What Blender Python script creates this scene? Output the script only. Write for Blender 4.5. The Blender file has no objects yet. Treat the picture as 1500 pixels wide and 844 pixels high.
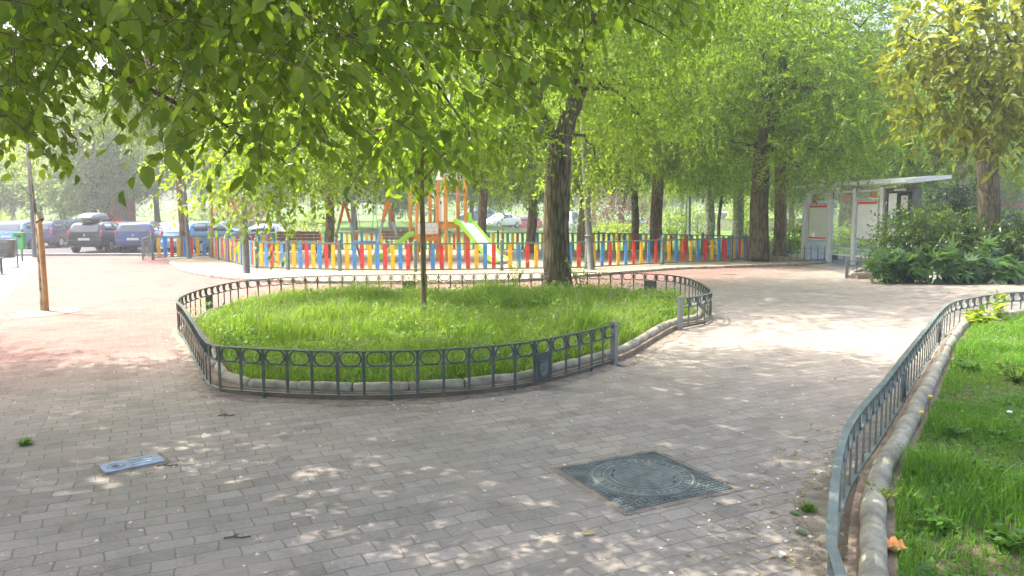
import bpy, math, random
import numpy as np
from mathutils import Vector, Matrix, Euler

random.seed(7)
RNG = np.random.default_rng(11)
PI = math.pi
scene = bpy.context.scene
COL = scene.collection

# ------------------------------------------------------------------ camera
CAMZ, FPX, TH = 1.65, 1091.0, math.radians(5.76)
cam_d = bpy.data.cameras.new("camera"); cam = bpy.data.objects.new("camera", cam_d); COL.objects.link(cam)
cam.location = (0, 0, CAMZ); cam.rotation_euler = (PI / 2 - TH, 0, 0)
cam_d.sensor_width = 36; cam_d.lens = FPX / 1500 * 36; cam_d.clip_start = 0.05; cam_d.clip_end = 2000
scene.camera = cam


def ray(px, py):
    u, v = (px - 750) / FPX, (422 - py) / FPX
    return (u, math.cos(TH) + v * math.sin(TH), -math.sin(TH) + v * math.cos(TH))


def G(px, py, z=0.0):
    """ground point (at height z) seen at photo pixel px, py"""
    d = ray(px, py); t = (z - CAMZ) / d[2]
    return (d[0] * t, d[1] * t, z)


def D(px, py, Y):
    """point at depth Y seen at photo pixel px, py"""
    d = ray(px, py); t = Y / d[1]
    return (d[0] * t, Y, CAMZ + d[2] * t)


# ------------------------------------------------------------------ materials
def new_mat(name):
    m = bpy.data.materials.new(name); m.use_nodes = True
    nt = m.node_tree; nt.nodes.clear()
    out = nt.nodes.new("ShaderNodeOutputMaterial")
    return m, nt, out


def N(nt, typ, **kw):
    n = nt.nodes.new(typ)
    for k, v in kw.items():
        if k.startswith("i_"):
            n.inputs[k[2:].replace("_", " ")].default_value = v
        else:
            setattr(n, k, v)
    return n


def ramp(nt, fac, stops):
    r = nt.nodes.new("ShaderNodeValToRGB")
    el = r.color_ramp.elements
    while len(el) < len(stops): el.new(0.5)
    for e, (p, c) in zip(el, stops):
        e.position = p; e.color = (*c, 1) if len(c) == 3 else c
    nt.links.new(fac, r.inputs["Fac"])
    return r.outputs["Color"]


def plain(name, col, rough=0.6, var=0.25, scale=6.0, bump=0.0, bscale=40.0, metal=0.0, spec=0.4, coat=0.0):
    m, nt, out = new_mat(name)
    L = nt.links.new
    b = N(nt, "ShaderNodeBsdfPrincipled"); b.inputs["Roughness"].default_value = rough
    b.inputs["Metallic"].default_value = metal; b.inputs["Specular IOR Level"].default_value = spec
    b.inputs["Coat Weight"].default_value = coat
    tc = N(nt, "ShaderNodeTexCoord")
    no = N(nt, "ShaderNodeTexNoise"); no.inputs["Scale"].default_value = scale; no.inputs["Detail"].default_value = 6
    L(tc.outputs["Object"], no.inputs["Vector"])
    c = np.array(col)
    L(ramp(nt, no.outputs["Fac"], [(0.3, tuple(np.clip(c * (1 - var), 0, 1))), (0.7, tuple(np.clip(c * (1 + var), 0, 1)))]), b.inputs["Base Color"])
    if bump > 0:
        n2 = N(nt, "ShaderNodeTexNoise"); n2.inputs["Scale"].default_value = bscale; n2.inputs["Detail"].default_value = 5
        L(tc.outputs["Object"], n2.inputs["Vector"])
        bp = N(nt, "ShaderNodeBump"); bp.inputs["Strength"].default_value = bump; bp.inputs["Distance"].default_value = 0.02
        L(n2.outputs["Fac"], bp.inputs["Height"]); L(bp.outputs["Normal"], b.inputs["Normal"])
    L(b.outputs["BSDF"], out.inputs["Surface"])
    return m


def leafmat(name, cols, trans, tw=0.5, rough=0.45, spec=0.35, patch=0.0):
    """cols: dark..light leaf base colours, trans: translucent colour"""
    m, nt, out = new_mat(name); L = nt.links.new
    g = N(nt, "ShaderNodeNewGeometry")
    k = len(cols)
    col = ramp(nt, g.outputs["Random Per Island"], [(i / max(k - 1, 1), c) for i, c in enumerate(cols)])
    b = N(nt, "ShaderNodeBsdfPrincipled"); b.inputs["Roughness"].default_value = rough; b.inputs["Specular IOR Level"].default_value = spec
    if patch > 0:   # greener and drier plants grow in patches
        tc = N(nt, "ShaderNodeTexCoord"); pn = N(nt, "ShaderNodeTexNoise"); pn.inputs["Scale"].default_value = 1.9; pn.inputs["Detail"].default_value = 5; pn.inputs["Roughness"].default_value = 0.65
        L(tc.outputs["Object"], pn.inputs["Vector"])
        pm = N(nt, "ShaderNodeMix", data_type="RGBA"); pm.blend_type = "MULTIPLY"; pm.inputs[0].default_value = patch
        L(col, pm.inputs[6]); L(ramp(nt, pn.outputs["Fac"], [(0.36, (0.55, 0.72, 0.7)), (0.5, (1, 1, 1)), (0.64, (1.6, 1.3, 1.4))]), pm.inputs[7]); col = pm.outputs[2]
    L(col, b.inputs["Base Color"])
    t = N(nt, "ShaderNodeBsdfTranslucent")
    h = N(nt, "ShaderNodeHueSaturation"); h.inputs["Color"].default_value = (*trans, 1)
    mr = N(nt, "ShaderNodeMapRange"); mr.inputs[3].default_value = 0.65; mr.inputs[4].default_value = 1.25
    L(g.outputs["Random Per Island"], mr.inputs[0]); L(mr.outputs[0], h.inputs["Value"])
    L(h.outputs["Color"], t.inputs["Color"])
    mx = N(nt, "ShaderNodeMixShader"); mx.inputs[0].default_value = tw
    L(b.outputs["BSDF"], mx.inputs[1]); L(t.outputs["BSDF"], mx.inputs[2]); L(mx.outputs[0], out.inputs["Surface"])
    return m


def barkmat(name, dark, light, zs=0.18, scale=16, bump=0.9):
    m, nt, out = new_mat(name); L = nt.links.new
    tc = N(nt, "ShaderNodeTexCoord"); mp = N(nt, "ShaderNodeMapping"); mp.inputs["Scale"].default_value = (1, 1, zs)
    L(tc.outputs["Object"], mp.inputs["Vector"])
    n1 = N(nt, "ShaderNodeTexNoise"); n1.inputs["Scale"].default_value = scale; n1.inputs["Detail"].default_value = 8; n1.inputs["Distortion"].default_value = 0.6
    L(mp.outputs["Vector"], n1.inputs["Vector"])
    vo = N(nt, "ShaderNodeTexVoronoi", feature="DISTANCE_TO_EDGE"); vo.inputs["Scale"].default_value = scale * 0.9
    L(mp.outputs["Vector"], vo.inputs["Vector"])
    n3 = N(nt, "ShaderNodeTexNoise"); n3.inputs["Scale"].default_value = 1.3; n3.inputs["Detail"].default_value = 3
    L(tc.outputs["Object"], n3.inputs["Vector"])
    mul = N(nt, "ShaderNodeMath", operation="MULTIPLY_ADD"); mul.inputs[1].default_value = 0.9
    L(vo.outputs["Distance"], mul.inputs[0]); L(n1.outputs["Fac"], mul.inputs[2])
    b = N(nt, "ShaderNodeBsdfPrincipled"); b.inputs["Roughness"].default_value = 0.9; b.inputs["Specular IOR Level"].default_value = 0.15
    c1 = ramp(nt, mul.outputs[0], [(0.38, dark), (0.85, light)])
    mx = N(nt, "ShaderNodeMix", data_type="RGBA"); mx.blend_type = "MULTIPLY"; mx.inputs[0].default_value = 0.6
    L(c1, mx.inputs[6]); L(ramp(nt, n3.outputs["Fac"], [(0.35, (0.75, 0.8, 0.6)), (0.65, (1, 0.97, 0.92))]), mx.inputs[7])
    L(mx.outputs[2], b.inputs["Base Color"])
    bp = N(nt, "ShaderNodeBump"); bp.inputs["Strength"].default_value = bump; bp.inputs["Distance"].default_value = 0.04
    L(mul.outputs[0], bp.inputs["Height"]); L(bp.outputs["Normal"], b.inputs["Normal"])
    L(b.outputs["BSDF"], out.inputs["Surface"])
    return m


def pavingmat():
    m, nt, out = new_mat("paving_blocks"); L = nt.links.new
    tc = N(nt, "ShaderNodeTexCoord")
    mp = N(nt, "ShaderNodeMapping"); mp.inputs["Rotation"].default_value = (0, 0, math.radians(-27))
    L(tc.outputs["Object"], mp.inputs["Vector"])
    nz = N(nt, "ShaderNodeTexNoise"); nz.inputs["Scale"].default_value = 1.1; nz.inputs["Detail"].default_value = 2
    L(mp.outputs["Vector"], nz.inputs["Vector"])
    nz2 = N(nt, "ShaderNodeTexNoise"); nz2.inputs["Scale"].default_value = 9; nz2.inputs["Detail"].default_value = 2
    L(mp.outputs["Vector"], nz2.inputs["Vector"])
    def off(tex, amt):
        s = N(nt, "ShaderNodeVectorMath", operation="SUBTRACT"); s.inputs[1].default_value = (0.5, 0.5, 0.5); L(tex.outputs["Color"], s.inputs[0])
        q = N(nt, "ShaderNodeVectorMath", operation="SCALE"); q.inputs["Scale"].default_value = amt; L(s.outputs[0], q.inputs[0]); return q
    a1 = N(nt, "ShaderNodeVectorMath", operation="ADD"); L(mp.outputs["Vector"], a1.inputs[0]); L(off(nz, 0.11).outputs[0], a1.inputs[1])
    a2 = N(nt, "ShaderNodeVectorMath", operation="ADD"); L(a1.outputs[0], a2.inputs[0]); L(off(nz2, 0.032).outputs[0], a2.inputs[1])
    br = N(nt, "ShaderNodeTexBrick"); br.inputs["Scale"].default_value = 1.0
    br.inputs["Brick Width"].default_value = 0.20; br.inputs["Row Height"].default_value = 0.118
    br.inputs["Mortar Size"].default_value = 0.0055; br.inputs["Mortar Smooth"].default_value = 0.35; br.inputs["Bias"].default_value = 0.0
    br.offset = 0.45; br.squash = 1.0
    br.inputs["Color1"].default_value = (0.0, 0.0, 0.0, 1); br.inputs["Color2"].default_value = (1, 1, 1, 1); br.inputs["Mortar"].default_value = (0.5, 0.5, 0.5, 1)
    L(a2.outputs[0], br.inputs["Vector"])
    blk = ramp(nt, br.outputs["Color"], [(0.0, (0.285, 0.248, 0.21)), (0.35, (0.325, 0.282, 0.24)), (0.7, (0.345, 0.298, 0.255)), (1.0, (0.39, 0.334, 0.29))])
    # pinker blocks far away on the square, greyer ones near, scattered stain patches
    pt = N(nt, "ShaderNodeTexNoise"); pt.inputs["Scale"].default_value = 0.55; pt.inputs["Detail"].default_value = 6; pt.inputs["Roughness"].default_value = 0.65
    L(tc.outputs["Object"], pt.inputs["Vector"])
    mxp = N(nt, "ShaderNodeMix", data_type="RGBA"); mxp.blend_type = "MULTIPLY"; mxp.inputs[0].default_value = 1.0
    # redder blocks on the far and side square, also darkened against strong sunlight there
    sx = N(nt, "ShaderNodeSeparateXYZ"); L(tc.outputs["Object"], sx.inputs[0])
    f1 = N(nt, "ShaderNodeMath", operation="MULTIPLY_ADD"); f1.inputs[1].default_value = -0.27; f1.inputs[2].default_value = -0.27 * 4.0 - 0.24 * 7.6; L(sx.outputs[0], f1.inputs[0])
    f2 = N(nt, "ShaderNodeMath", operation="MULTIPLY_ADD"); f2.inputs[1].default_value = 0.24; L(sx.outputs[1], f2.inputs[0]); L(f1.outputs[0], f2.inputs[2])
    f3 = N(nt, "ShaderNodeMath", operation="MULTIPLY_ADD"); f3.inputs[1].default_value = 0.8; L(pt.outputs["Fac"], f3.inputs[0]); L(f2.outputs[0], f3.inputs[2]); f3.use_clamp = True
    redm = N(nt, "ShaderNodeMix", data_type="RGBA"); redm.blend_type = "MULTIPLY"; L(f3.outputs[0], redm.inputs[0]); redm.inputs[7].default_value = (0.71, 0.49, 0.485, 1)
    L(blk, mxp.inputs[6]); L(ramp(nt, pt.outputs["Fac"], [(0.3, (0.84, 0.84, 0.83)), (0.5, (1, 1, 1)), (0.72, (1.1, 1.07, 1.0))]), mxp.inputs[7])
    fg = N(nt, "ShaderNodeTexNoise"); fg.inputs["Scale"].default_value = 45; fg.inputs["Detail"].default_value = 6; fg.inputs["Roughness"].default_value = 0.7
    L(tc.outputs["Object"], fg.inputs["Vector"])
    mxf = N(nt, "ShaderNodeMix", data_type="RGBA"); mxf.blend_type = "MULTIPLY"; mxf.inputs[0].default_value = 1.0
    L(mxp.outputs[2], mxf.inputs[6]); L(ramp(nt, fg.outputs["Fac"], [(0.3, (0.82, 0.82, 0.82)), (0.7, (1.12, 1.12, 1.12))]), mxf.inputs[7])
    mort = N(nt, "ShaderNodeMix", data_type="RGBA")
    L(br.outputs["Fac"], mort.inputs[0]); L(mxf.outputs[2], mort.inputs[6]); mort.inputs[7].default_value = (0.215, 0.182, 0.145, 1)
    b = N(nt, "ShaderNodeBsdfPrincipled"); b.inputs["Roughness"].default_value = 0.88; b.inputs["Specular IOR Level"].default_value = 0.25
    # sandy dirt that hides the joints in patches
    dn = N(nt, "ShaderNodeTexNoise"); dn.inputs["Scale"].default_value = 0.8; dn.inputs["Detail"].default_value = 7; dn.inputs["Roughness"].default_value = 0.7
    L(mp.outputs["Vector"], dn.inputs["Vector"])
    dirt = N(nt, "ShaderNodeMix", data_type="RGBA")
    df = ramp(nt, dn.outputs["Fac"], [(0.50, (0, 0, 0)), (0.68, (0.85, 0.85, 0.85))])
    L(df, dirt.inputs[0]); L(mort.outputs[2], dirt.inputs[6]); dirt.inputs[7].default_value = (0.32, 0.275, 0.225, 1)
    # dark gum spots and grey stains
    gv = N(nt, "ShaderNodeTexVoronoi"); gv.inputs["Scale"].default_value = 3.1; L(tc.outputs["Object"], gv.inputs["Vector"])
    gum = N(nt, "ShaderNodeMix", data_type="RGBA"); L(ramp(nt, gv.outputs["Distance"], [(0.045, (0.55, 0.55, 0.55)), (0.075, (0, 0, 0))]), gum.inputs[0])
    L(dirt.outputs[2], gum.inputs[6]); gum.inputs[7].default_value = (0.15, 0.135, 0.115, 1)
    sn = N(nt, "ShaderNodeTexNoise"); sn.inputs["Scale"].default_value = 2.3; sn.inputs["Detail"].default_value = 8; sn.inputs["Roughness"].default_value = 0.75; L(mp.outputs["Vector"], sn.inputs["Vector"])
    stn = N(nt, "ShaderNodeMix", data_type="RGBA"); stn.blend_type = "MULTIPLY"; stn.inputs[0].default_value = 1.0
    L(gum.outputs[2], stn.inputs[6]); L(ramp(nt, sn.outputs["Fac"], [(0.32, (0.74, 0.74, 0.72)), (0.5, (1, 1, 1)), (0.7, (1.08, 1.07, 1.05))]), stn.inputs[7])
    L(stn.outputs[2], redm.inputs[6]); L(redm.outputs[2], b.inputs["Base Color"])
    hh = N(nt, "ShaderNodeMath", operation="MULTIPLY_ADD"); hh.inputs[1].default_value = -1.0
    L(br.outputs["Fac"], hh.inputs[0])
    sc = N(nt, "ShaderNodeMath", operation="MULTIPLY"); sc.inputs[1].default_value = 0.45; L(fg.outputs["Fac"], sc.inputs[0]); bsum = N(nt, "ShaderNodeMath", operation="MULTIPLY_ADD"); bsum.inputs[1].default_value = 0.5; L(br.outputs["Color"], bsum.inputs[0]); L(sc.outputs[0], bsum.inputs[2]); L(bsum.outputs[0], hh.inputs[2])
    bp = N(nt, "ShaderNodeBump"); bp.inputs["Strength"].default_value = 0.36; bp.inputs["Distance"].default_value = 0.012
    L(hh.outputs[0], bp.inputs["Height"]); L(bp.outputs["Normal"], b.inputs["Normal"])
    L(b.outputs["BSDF"], out.inputs["Surface"])
    return m


def glassmat():
    m, nt, out = new_mat("clear_glass"); L = nt.links.new
    t = N(nt, "ShaderNodeBsdfTransparent"); t.inputs["Color"].default_value = (0.93, 0.97, 0.96, 1)
    g = N(nt, "ShaderNodeBsdfGlossy"); g.inputs["Roughness"].default_value = 0.03
    d = N(nt, "ShaderNodeBsdfDiffuse"); d.inputs["Color"].default_value = (0.7, 0.75, 0.75, 1)
    fr = N(nt, "ShaderNodeLayerWeight"); fr.inputs["Blend"].default_value = 0.12
    m1 = N(nt, "ShaderNodeMixShader"); L(fr.outputs[0], m1.inputs[0]); L(t.outputs[0], m1.inputs[1]); L(g.outputs[0], m1.inputs[2])
    m2 = N(nt, "ShaderNodeMixShader"); m2.inputs[0].default_value = 0.10; L(m1.outputs[0], m2.inputs[1]); L(d.outputs[0], m2.inputs[2])
    L(m2.outputs[0], out.inputs["Surface"])
    return m


M = dict(
    paving=pavingmat(),
    soil=plain("soil", (0.13, 0.095, 0.06), 0.95, 0.4, 7, 0.8, 60),
    sand=plain("sand", (0.30, 0.24, 0.17), 0.95, 0.14, 3, 0.5, 70),
    dirt=plain("trodden_dirt", (0.26, 0.215, 0.165), 0.95, 0.3, 9, 0.8, 70),
    pavement=plain("pale_concrete_slabs", (0.30, 0.285, 0.275), 0.85, 0.12, 3, 0.2, 60),
    asphalt=plain("asphalt", (0.075, 0.072, 0.07), 0.9, 0.2, 4, 0.4, 120),
    lawn=plain("lawn_turf", (0.09, 0.17, 0.022), 0.95, 0.35, 1.6, 0.9, 25),
    kerb=plain("kerb_concrete", (0.34, 0.31, 0.235), 0.9, 0.38, 7, 0.6, 50),
    kerbside=plain("kerb_footing", (0.25, 0.185, 0.13), 0.95, 0.3, 5, 0.6, 40),
    iron=plain("painted_iron", (0.15, 0.175, 0.165), 0.42, 0.25, 9, 0.12, 90, 0.0, 0.5),
    shade_iron=plain("shaded_green_iron", (0.075, 0.095, 0.08), 0.45, 0.25, 9, 0.12, 90, 0.0, 0.45),  # shade on the island railing put into its colour, a darker copy of iron
    green_iron=plain("green_painted_steel", (0.13, 0.19, 0.155), 0.45, 0.2, 8, 0.1, 60, 0, 0.5),
    grey_steel=plain("grey_steel", (0.22, 0.23, 0.235), 0.4, 0.15, 5, 0, 40, 0.3, 0.5),
    lamp=plain("lamp_post_paint", (0.12, 0.125, 0.115), 0.5, 0.2, 5, 0.1, 40),
    black=plain("black_metal", (0.02, 0.021, 0.023), 0.5, 0.2, 5),
    cover=plain("cast_iron_cover", (0.145, 0.16, 0.15), 0.75, 0.35, 7, 0.3, 90, 0.1),
    cover_hi=plain("cast_iron_worn", (0.235, 0.245, 0.22), 0.65, 0.3, 12, 0.2, 90, 0.15),
    bluecover=plain("blue_painted_plate", (0.20, 0.255, 0.34), 0.5, 0.25, 14, 0.2, 60),
    wood=plain("stake_wood", (0.42, 0.26, 0.13), 0.85, 0.25, 8, 0.3, 30),
    bench=plain("bench_wood", (0.16, 0.085, 0.045), 0.7, 0.25, 9),
    orange=plain("orange_timber", (0.74, 0.31, 0.05), 0.6, 0.12, 6),
    white=plain("white_panel", (0.78, 0.76, 0.74), 0.5, 0.06, 6),
    brickline=plain("panel_lines", (0.55, 0.5, 0.47), 0.6, 0.06, 6),
    lime=plain("lime_plastic", (0.33, 0.66, 0.05), 0.4, 0.1, 4),
    slide=plain("slide_steel", (0.74, 0.75, 0.76), 0.38, 0.06, 3, 0, 40, 0.15),
    galv=plain("galvanised_steel", (0.45, 0.47, 0.47), 0.45, 0.1, 8, 0, 40, 0.5),
    tyre=plain("tyre_rubber", (0.022, 0.022, 0.022), 0.8, 0.2, 10),
    rim=plain("alloy_rim", (0.45, 0.45, 0.46), 0.35, 0.1, 8, 0, 40, 0.7),
    carglass=plain("tinted_glass", (0.035, 0.045, 0.055), 0.08, 0.1, 3, 0, 40, 0, 0.8, 0.5),
    plate=plain("plate_white", (0.68, 0.68, 0.66), 0.5, 0.05, 6),
    tail=plain("tail_light_red", (0.55, 0.03, 0.03), 0.2, 0.1, 6, 0, 40, 0, 0.6, 0.6),
    headl=plain("headlight_clear", (0.65, 0.67, 0.68), 0.12, 0.05, 6, 0, 40, 0, 0.7, 0.6),
    trim=plain("black_trim", (0.03, 0.03, 0.032), 0.6, 0.1, 6),
    red=plain("red_picket_paint", (0.66, 0.045, 0.035), 0.5, 0.22, 11),
    yellow=plain("yellow_picket_paint", (0.82, 0.47, 0.012), 0.5, 0.22, 11),
    blue=plain("blue_picket_paint", (0.07, 0.26, 0.58), 0.5, 0.22, 11),
    binplastic=plain("green_bin_plastic", (0.06, 0.33, 0.09), 0.45, 0.1, 5),
    shelter=plain("white_powder_coat", (0.72, 0.72, 0.74), 0.4, 0.05, 5),
    poster=plain("poster_paper", (0.76, 0.80, 0.80), 0.35, 0.07, 3),
    redprint=plain("red_print", (0.75, 0.08, 0.04), 0.45, 0.08, 6),
    orangeprint=plain("orange_print", (0.85, 0.22, 0.05), 0.45, 0.08, 6),
    glass=glassmat(),
    bark=barkmat("furrowed_bark", (0.045, 0.038, 0.026), (0.21, 0.18, 0.125)),
    barkred=barkmat("reddish_bark", (0.10, 0.065, 0.045), (0.33, 0.21, 0.14)),
    barktan=barkmat("tan_bark", (0.11, 0.085, 0.055), (0.36, 0.27, 0.17)),
    barkpale=barkmat("pale_bark", (0.16, 0.155, 0.14), (0.52, 0.51, 0.47), 0.6, 9, 0.3),
    twig=plain("twig_bark", (0.10, 0.08, 0.05), 0.85, 0.25, 9),
    paperlitter=plain("orange_wrapper", (0.80, 0.35, 0.12), 0.6, 0.25, 30, 0.4, 30),
    dryleaf=plain("dry_leaf", (0.40, 0.31, 0.16), 0.8, 0.3, 20),
    greenleaf=plain("green_leaf_litter", (0.10, 0.17, 0.04), 0.6, 0.3, 20),
    speck=plain("pale_specks", (0.66, 0.61, 0.50), 0.8, 0.3, 20),
    hutred=plain("red_boards", (0.62, 0.07, 0.04), 0.7, 0.12, 4),
    render_wall=plain("pale_render", (0.62, 0.55, 0.48), 0.85, 0.08, 1.2),
)
LM = dict(
    near=leafmat("near_leaves", [(0.05, 0.092, 0.016), (0.068, 0.118, 0.02), (0.092, 0.145, 0.026), (0.13, 0.18, 0.034)], (0.36, 0.54, 0.03), 0.5, 0.5, 0.3),
    elm=leafmat("elm_leaves", [(0.04, 0.085, 0.01), (0.08, 0.14, 0.016), (0.13, 0.20, 0.025), (0.22, 0.29, 0.05)], (0.40, 0.60, 0.03), 0.52, 0.4, 0.5),
    light=leafmat("light_leaves", [(0.05, 0.10, 0.015), (0.10, 0.17, 0.025), (0.16, 0.23, 0.04), (0.26, 0.33, 0.08)], (0.44, 0.60, 0.06), 0.52, 0.4, 0.5),
    far=leafmat("far_leaves", [(0.08, 0.125, 0.035), (0.12, 0.175, 0.045), (0.17, 0.22, 0.07)], (0.38, 0.50, 0.09), 0.5),
    lime=leafmat("lime_leaves", [(0.13, 0.19, 0.02), (0.17, 0.24, 0.03), (0.23, 0.29, 0.04)], (0.48, 0.62, 0.04), 0.5),
    yellow=leafmat("yellow_edged_leaves", [(0.04, 0.075, 0.012), (0.06, 0.10, 0.014), (0.08, 0.12, 0.02), (0.15, 0.18, 0.022), (0.38, 0.36, 0.045)], (0.44, 0.48, 0.035), 0.42),
    shrub=leafmat("shrub_leaves", [(0.012, 0.032, 0.006), (0.026, 0.062, 0.011), (0.05, 0.10, 0.017), (0.12, 0.19, 0.035)], (0.20, 0.34, 0.03), 0.35, 0.32, 0.55),
    conifer=leafmat("conifer_sprays", [(0.02, 0.055, 0.022), (0.032, 0.08, 0.032)], (0.05, 0.11, 0.035), 0.3),
    fatsia=leafmat("lobed_leaves", [(0.045, 0.11, 0.03), (0.06, 0.14, 0.04), (0.09, 0.17, 0.05)], (0.18, 0.32, 0.05), 0.35, 0.28, 0.6),
    purple=leafmat("purple_leaves", [(0.12, 0.06, 0.065), (0.18, 0.10, 0.095)], (0.30, 0.14, 0.12), 0.45),
    pink=leafmat("reddish_leaves", [(0.34, 0.085, 0.06), (0.42, 0.14, 0.09), (0.25, 0.15, 0.06)], (0.55, 0.14, 0.08), 0.4),
    grass=leafmat("grass_blades", [(0.10, 0.20, 0.014), (0.14, 0.25, 0.02), (0.19, 0.30, 0.032), (0.32, 0.36, 0.11)], (0.38, 0.60, 0.03), 0.42, 0.5, 0.35, 1.0),
    grassd=leafmat("lush_grass_blades", [(0.075, 0.18, 0.016), (0.105, 0.23, 0.022), (0.15, 0.28, 0.035)], (0.27, 0.54, 0.03), 0.42, 0.5, 0.35, 1.0),
    lightweed=leafmat("pale_weed_leaves", [(0.10, 0.19, 0.03), (0.15, 0.25, 0.04), (0.22, 0.31, 0.07), (0.30, 0.37, 0.12)], (0.36, 0.58, 0.06), 0.42, 0.45, 0.4, 0.6),
    clover=leafmat("broad_weed_leaves", [(0.07, 0.17, 0.022), (0.10, 0.21, 0.03), (0.15, 0.26, 0.045)], (0.30, 0.52, 0.05), 0.42, 0.42, 0.5, 0.8),
)


# ------------------------------------------------------------------ mesh helpers
class MB:
    def __init__(s): s.v, s.f, s.sm = [], [], []

    def add(s, vs, fs, smooth=False):
        o = len(s.v); s.v.extend([tuple(p) for p in vs]); s.f.extend([tuple(i + o for i in f) for f in fs]); s.sm.extend([smooth] * len(fs)); return s

    def box(s, c, size, rz=0.0, rx=0.0, ry=0.0):
        R = Euler((rx, ry, rz)).to_matrix(); hx, hy, hz = size[0] / 2, size[1] / 2, size[2] / 2
        vs = [Vector(c) + R @ Vector((x * hx, y * hy, z * hz)) for z in (-1, 1) for y in (-1, 1) for x in (-1, 1)]
        return s.add(vs, [(0, 2, 3, 1), (4, 5, 7, 6), (0, 1, 5, 4), (2, 6, 7, 3), (0, 4, 6, 2), (1, 3, 7, 5)])

    def bar(s, a, b, w, h, up=(0, 0, 1)):
        """rectangular bar from a to b, w across, h along up"""
        a, b = Vector(a), Vector(b); d = (b - a).normalized(); u = Vector(up)
        if abs(d.dot(u)) > 0.99: u = Vector((1, 0, 0))
        x = d.cross(u).normalized() * w / 2; y = x.cross(d).normalized() * h / 2
        vs = [p + sx * x + sy * y for p in (a, b) for sx, sy in ((-1, -1), (1, -1), (1, 1), (-1, 1))]
        return s.add(vs, [(0, 1, 2, 3), (7, 6, 5, 4), (0, 4, 5, 1), (1, 5, 6, 2), (2, 6, 7, 3), (3, 7, 4, 0)])

    def tube(s, pts, rad, n=8, cap=True, smooth=True, wob=0.0):
        pts = [Vector(p) for p in pts]
        if not hasattr(rad, "__len__"): rad = [rad] * len(pts)
        vs, fs = [], []; up = Vector((0.13, 0.97, 0.2)).normalized()
        for i, p in enumerate(pts):
            d = (pts[min(i + 1, len(pts) - 1)] - pts[max(i - 1, 0)]).normalized()
            x = d.cross(up)
            if x.length < 1e-3: x = d.cross(Vector((1, 0, 0)))
            x.normalize(); y = d.cross(x); up = y.cross(d).normalized() if False else up
            for k in range(n):
                a = 2 * PI * k / n; r = rad[i] * (1 + wob * math.sin(3 * a + i * 0.6) + wob * 0.7 * math.sin(5 * a - i * 0.35))
                vs.append(p + x * (r * math.cos(a)) + y * (r * math.sin(a)))
        for i in range(len(pts) - 1):
            for k in range(n):
                k2 = (k + 1) % n
                fs.append((i * n + k, i * n + k2, (i + 1) * n + k2, (i + 1) * n + k))
        s.add(vs, fs, smooth)
        if cap:
            o = len(s.v) - len(vs)
            s.f.append(tuple(o + k for k in range(n))[::-1]); s.sm.append(False)
            s.f.append(tuple(o + (len(pts) - 1) * n + k for k in range(n))); s.sm.append(False)
        return s

    def prism(s, poly, z0, z1):
        n = len(poly); vs = [(x, y, z0) for x, y in poly] + [(x, y, z1) for x, y in poly]
        fs = [tuple(range(n))[::-1], tuple(range(n, 2 * n))] + [(i, (i + 1) % n, n + (i + 1) % n, n + i) for i in range(n)]
        return s.add(vs, fs)

    def lathe(s, c, prof, n=16):
        vs, fs = [], []; m = len(prof)
        for r, z in prof:
            for k in range(n):
                a = 2 * PI * k / n; vs.append((c[0] + r * math.cos(a), c[1] + r * math.sin(a), c[2] + z))
        for i in range(m - 1):
            for k in range(n):
                fs.append((i * n + k, i * n + (k + 1) % n, (i + 1) * n + (k + 1) % n, (i + 1) * n + k))
        return s.add(vs, fs, True)

    def build(s, name, mat, parent=None, origin=None, bevel=0.0):
        me = bpy.data.meshes.new(name)
        vs = s.v
        if origin is not None:
            ox, oy, oz = origin; vs = [(x - ox, y - oy, z - oz) for x, y, z in vs]
        me.from_pydata(vs, [], s.f); me.polygons.foreach_set("use_smooth", s.sm); me.update()
        me.materials.append(mat)
        o = bpy.data.objects.new(name, me); COL.objects.link(o)
        if origin is not None: o.location = origin
        if parent is not None: o.parent = parent
        if bevel > 0:
            b = o.modifiers.new("bevel", "BEVEL"); b.width = bevel; b.segments = 2; b.limit_method = "ANGLE"
        return o


def tag(o, label=None, cat=None, group=None, kind=None):
    for k, v in (("label", label), ("category", cat), ("group", group), ("kind", kind)):
        if v: o[k] = v
    return o


def thing(name, label, cat, loc=(0, 0, 0), rz=0.0, group=None):
    o = bpy.data.objects.new(name, None); COL.objects.link(o); o.location = loc; o.rotation_euler = (0, 0, rz); o.empty_display_size = 0.2
    return tag(o, label, cat, group)


def copy_tree(o, parent=None):
    c = o.copy(); COL.objects.link(c)
    if parent is not None: c.parent = parent
    for ch in list(o.children): copy_tree(ch, c)
    return c


def np_mesh(name, V, F, mat, parent=None, smooth=False):
    """V (n,3) float, F list of (array of faces with equal corner count)"""
    me = bpy.data.meshes.new(name); V = np.asarray(V, np.float32)
    me.vertices.add(len(V)); me.vertices.foreach_set("co", V.ravel())
    loops = np.concatenate([f.ravel() for f in F]).astype(np.int32)
    tot = np.concatenate([np.full(len(f), f.shape[1], np.int32) for f in F])
    start = np.concatenate([[0], np.cumsum(tot)[:-1]]).astype(np.int32)
    me.loops.add(len(loops)); me.loops.foreach_set("vertex_index", loops)
    me.polygons.add(len(tot)); me.polygons.foreach_set("loop_start", start)
    try: me.polygons.foreach_set("loop_total", tot)
    except Exception: pass
    if smooth: me.polygons.foreach_set("use_smooth", np.ones(len(tot), bool))
    me.update(calc_edges=True); me.materials.append(mat)
    o = bpy.data.objects.new(name, me); COL.objects.link(o)
    if parent is not None: o.parent = parent
    return o


def unit(a): return a / np.maximum(np.linalg.norm(a, axis=1, keepdims=True), 1e-9)


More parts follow.
